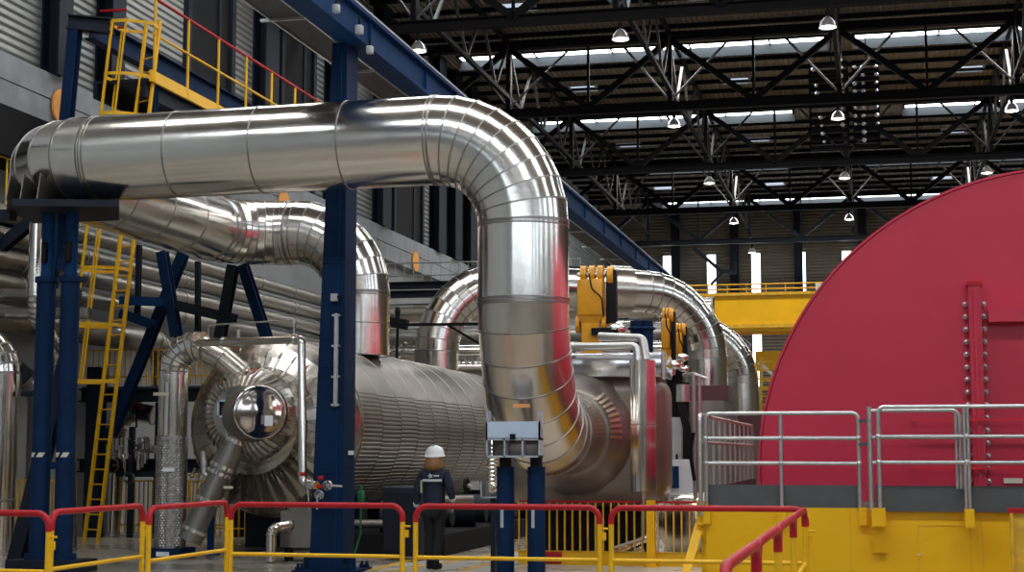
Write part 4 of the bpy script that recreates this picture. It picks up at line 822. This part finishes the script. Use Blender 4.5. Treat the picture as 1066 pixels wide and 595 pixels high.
a, b2 = P(849, 302, Y=61.8), P(868, 294, Y=61.8); MB().bx(a.x, b2.x, 61.8, 61.85, a.z, b2.z).build('pale_plate', CREAM, t)
t = thing('stair_tower', 'yellow stair tower between the rear arch and the red hood', 'stairs', P(800, 460, Y=56))
for u in (792, 803, 815): MB().beam(P(u, 372 if u < 800 else 392, Y=56), V((P(u, 520, Y=56).x, 56, 0)), .1, .1).build('post', YELD, t)
for v in range(376, 470, 9): MB().beam(P(788, v, Y=56), P(803, v, Y=56), .04, .06).build('rung', YELD, t)
for k, v in enumerate((396, 405, 430, 452)): MB().beam(P(792, v, Y=56.5), P(822, v, Y=56.5), .05, .08).build('cross_rail', YELD, t)
MB().beam(P(790, 377, Y=57), P(818, 402, Y=57), .3, .12).build('stair_flight', GALV, t)
t = thing('steel_bracket', 'angled dark steel bracket hanging by the end wall windows above the silver arch', 'bracket', P(755, 284, Y=90.2))
MB().beam(P(722, 258, Y=90.2), P(752, 283, Y=90.2), .2, .2).beam(P(750, 283, Y=90.2), P(766, 283, Y=90.2), .2, .2).beam(P(740, 296, Y=90.2), P(752, 284, Y=90.2), .15, .15).beam(P(765, 272, Y=90.2), P(765, 284, Y=90.2), .12, .12).build('bracket_arm', DBLUE, t)
# ------------------------------------------------------------- floor finishes
pz = .006
tag(MB().add([(-6.9, 20.7, pz), (-2.3, 20.7, pz), (-2.3, 27, pz), (-4.2, 27, pz), (-6.0, 27, pz), (-7.3, 22.8, pz)], [(0, 1, 2, 3, 4, 5)]).build('floor_coating', FLIGHT), 'pale coated walkway patch on the floor around the person', 'floor coating')
b = MB()
def strip(p, q, w_=.14): p = V((*p, .01)); q = V((*q, .01)); n_ = (q-p).cross(V((0, 0, 1))).normalized()*w_/2; b.add([p-n_, p+n_, q+n_, q-n_], [(0, 1, 2, 3)])
for (u0, v0), (u1, v1) in (((385, 594), (510, 562)), ((480, 594), (525, 583))):
    p, q = P(u0, v0, Z=0), P(u1, v1, Z=0); strip((p.x, p.y), (q.x, q.y))
strip((-6.9, 20.7), (-2.3, 20.7)); strip((-6.9, 20.7), (-6.0, 27)); tag(b.build('floor_line', YELD), 'yellow painted lines on the floor beside the person', 'floor marking')
# ------------------------------------------------------------- person
SKIN = mat('skin', (.55, .33, .25), .5); NAVY = mat('navy_jacket', (.008, .012, .035), .7, bump=(18, .5, .02)); TROU = mat('dark_trousers', (.006, .006, .008), .85, bump=(16, .5, .02))
HAIR = mat('auburn_hair', (.26, .12, .05), .55, bump=(40, .6, .01), stretch=(1, 1, .2)); REFL = mat('reflective_tape', (.62, .64, .68), .4); HELM = mat('white_helmet', (.80, .80, .80), .3)
def skin(name, verts, edges, rad, m, parent, root=0, sub=2):
    me = bpy.data.meshes.new(name); o = bpy.data.objects.new(name, me); C.objects.link(o); o.parent = parent; off = wloc(parent)
    me.from_pydata([tuple(V(v)-off+parent_off) for v in verts], edges, []); me.update()
    bm = bmesh.new(); bm.from_mesh(me); ly = bm.verts.layers.skin.verify(); bm.verts.ensure_lookup_table()
    for i, q in enumerate(bm.verts): r = rad[i]; q[ly].radius = (r, r) if not isinstance(r, tuple) else r; q[ly].use_root = (i == root)
    bm.to_mesh(me); bm.free()
    s = o.modifiers.new('skin', 'SKIN'); s.use_smooth_shade = True; u = o.modifiers.new('sub', 'SUBSURF'); u.levels = sub; u.render_levels = sub
    me.materials.append(m); return o
pp = V((-6.29, 22.5, 0)); parent_off = pp
t = thing('person', 'person seen from behind in navy work jacket, dark trousers and white safety helmet', 'person', pp)
def skn(*a, **k): return skin(*a, **k)
bv = {'pel': (0, 0, .93), 'bel': (0, 0, 1.08), 'che': (0, .0, 1.28), 'nec0': (0, .0, 1.42), 'nec': (0, .01, 1.5), 'hd0': (0, .03, 1.58), 'hd1': (0, .03, 1.66),
      'shL': (-.15, 0, 1.38), 'elL': (-.245, -.03, 1.13), 'wrL': (-.27, .06, .88), 'shR': (.15, 0, 1.38), 'elR': (.25, -.05, 1.14), 'wrR': (.255, .1, .96),
      'hpL': (-.085, 0, .88), 'knL': (-.07, .05, .50), 'anL': (-.045, -.04, .1), 'ftL': (-.045, .1, .05), 'hpR': (.085, 0, .88), 'knR': (.07, .0, .49), 'anR': (.055, -.12, .12), 'ftR': (.06, .0, .05)}
br = {'pel': .13, 'bel': .12, 'che': .13, 'nec0': .085, 'nec': .052, 'hd0': .075, 'hd1': .085, 'shL': .065, 'elL': .043, 'wrL': .027, 'shR': .065, 'elR': .043, 'wrR': .027, 'hpL': .09, 'knL': .058, 'anL': .04, 'ftL': .035, 'hpR': .09, 'knR': .058, 'anR': .04, 'ftR': .035}
be = [('pel', 'bel'), ('bel', 'che'), ('che', 'nec0'), ('nec0', 'nec'), ('nec', 'hd0'), ('hd0', 'hd1'), ('che', 'shL'), ('shL', 'elL'), ('elL', 'wrL'), ('che', 'shR'), ('shR', 'elR'), ('elR', 'wrR'), ('pel', 'hpL'), ('hpL', 'knL'), ('knL', 'anL'), ('anL', 'ftL'), ('pel', 'hpR'), ('hpR', 'knR'), ('knR', 'anR'), ('anR', 'ftR')]
for s, sx in (('L', -1), ('R', 1)):
    w0 = V(bv['wr'+s]); bv['pa'+s] = tuple(w0+V((-.005*sx, .012, -.055))); br['pa'+s] = .026; be.append(('wr'+s, 'pa'+s))
    for k in range(4):
        a = V(bv['pa'+s])+V((0, -.026+.017*k, -.028)); L_ = (.065, .075, .07, .055)[k]
        m1, m2 = a+V((-.004*sx, .004, -L_*.5)), a+V((-.016*sx, .008, -L_))
        for nm, q, r in (('a', a, .0095), ('b', m1, .0085), ('c', m2, .007)): bv['f%d%s%s' % (k, nm, s)] = tuple(q); br['f%d%s%s' % (k, nm, s)] = r
        be += [('pa'+s, 'f%da%s' % (k, s)), ('f%da%s' % (k, s), 'f%db%s' % (k, s)), ('f%db%s' % (k, s), 'f%dc%s' % (k, s))]
    a = V(bv['pa'+s])+V((-.012*sx, .03, .012))
    for nm, q, r in (('a', a, .011), ('b', a+V((-.008*sx, .02, -.03)), .009)): bv['t%s%s' % (nm, s)] = tuple(q); br['t%s%s' % (nm, s)] = r
    be += [('pa'+s, 'ta'+s), ('ta'+s, 'tb'+s)]
ks = list(bv); skn('body', [bv[k] for k in ks], [(ks.index(a), ks.index(c)) for a, c in be], [br[k] for k in ks], SKIN, t)
j = [(0, 0, .86), (0, 0, 1.02), (0, 0, 1.2), (0, 0, 1.36), (0, .0, 1.47), (-.17, 0, 1.38), (-.25, -.03, 1.14), (-.272, .045, .90), (.17, 0, 1.38), (.255, -.05, 1.15), (.26, .08, .985)]
skn('jacket', j, [(0, 1), (1, 2), (2, 3), (3, 4), (3, 5), (5, 6), (6, 7), (3, 8), (8, 9), (9, 10)], [(.19, .145), (.175, .135), (.175, .135), (.165, .12), .07, .085, .066, .05, .085, .066, .05], NAVY, t, 1)
skn('trousers', [(0, 0, .92), (-.09, 0, .86), (-.07, .05, .50), (-.048, -.04, .14), (.09, 0, .86), (.07, 0, .49), (.055, -.11, .16)], [(0, 1), (1, 2), (2, 3), (0, 4), (4, 5), (5, 6)], [.15, .115, .082, .06, .115, .082, .06], TROU, t)
for x, y, z, rx in ((-.045, .0, 0, 0), (.06, -.08, 0, .2)):
    MB().rbox(pp.x+x-.048, pp.x+x+.048, pp.y+y-.11, pp.y+y+.17, .0, .09, .035, 4).cyl(pp+V((x, y-.05, .05)), pp+V((x, y-.05, .19)), .055, .052, n=16).build('boot', BLACK, t)
c = pp+V((0, .03, 1.0))
MB().sphere(pp+V((0, .015, 1.60)), .112, 20, 12, (1.05, .98, 1.0)).lathe(pp+V((0, -.01, 1.62)), (0, 0, -1), [(0, .118), (.06, .135), (.12, .155), (.165, .15), (.2, .11), (.19, .02)], 18).build('hair', HAIR, t)
h = MB(); n = 28; prof = [(-.015, .156), (.0, .15), (.004, .142), (.05, .138), (.09, .118), (.12, .085), (.14, .04), (.145, 0)]
h.lathe(pp+V((0, .02, 1.645)), V((0, -.1, 1)), prof, n).bx(pp.x-.012, pp.x+.012, pp.y-.07, pp.y+.12, 1.76, 1.797).build('safety_helmet', HELM, t)
yb = pp.y-.152
jm = MB()
def patch(x0, x1, z0, z1, y=0): jm.rbox(pp.x+x0, pp.x+x1, yb+y-.014, yb+y+.05, z0, z1, .003, 1)
patch(-.135, .15, 1.262, 1.297); jm.build('back_stripe', REFL, t)
jm = MB(); cxx, czz = pp.x-.02, 1.345; st = []
for k in range(10): a = PI/2+PI*k/5+.2; r = .036 if k % 2 == 0 else .015; st.append((cxx+r*1.15*math.cos(a), yb-.008, czz+r*math.sin(a)))
jm.add(st+[(x, y+.03, z_) for x, y, z_ in st], [list(range(10))]+[(i, (i+1) % 10, 10+(i+1) % 10, 10+i) for i in range(10)])
for k in range(3): jm.bx(pp.x+.03+.027*k, pp.x+.05+.027*k, yb-.012, yb+.03, 1.335, 1.36)
jm.build('back_emblem', REFL, t)
for a, b_, r in (((-.268, .022, .95), (-.273, .045, .915), .062), ((.26, .04, 1.03), (.264, .06, 1.005), .062)): MB().cyl(pp+V(a), pp+V(b_), r*.93, r*.9, n=18).build('cuff_band', REFL, t)
MB().bx(pp.x-.185, pp.x-.16, yb+.06, yb+.1, 1.1, 1.28).build('shoulder_tape', mat('lime_tape', (.5, .55, .35), .5), t)
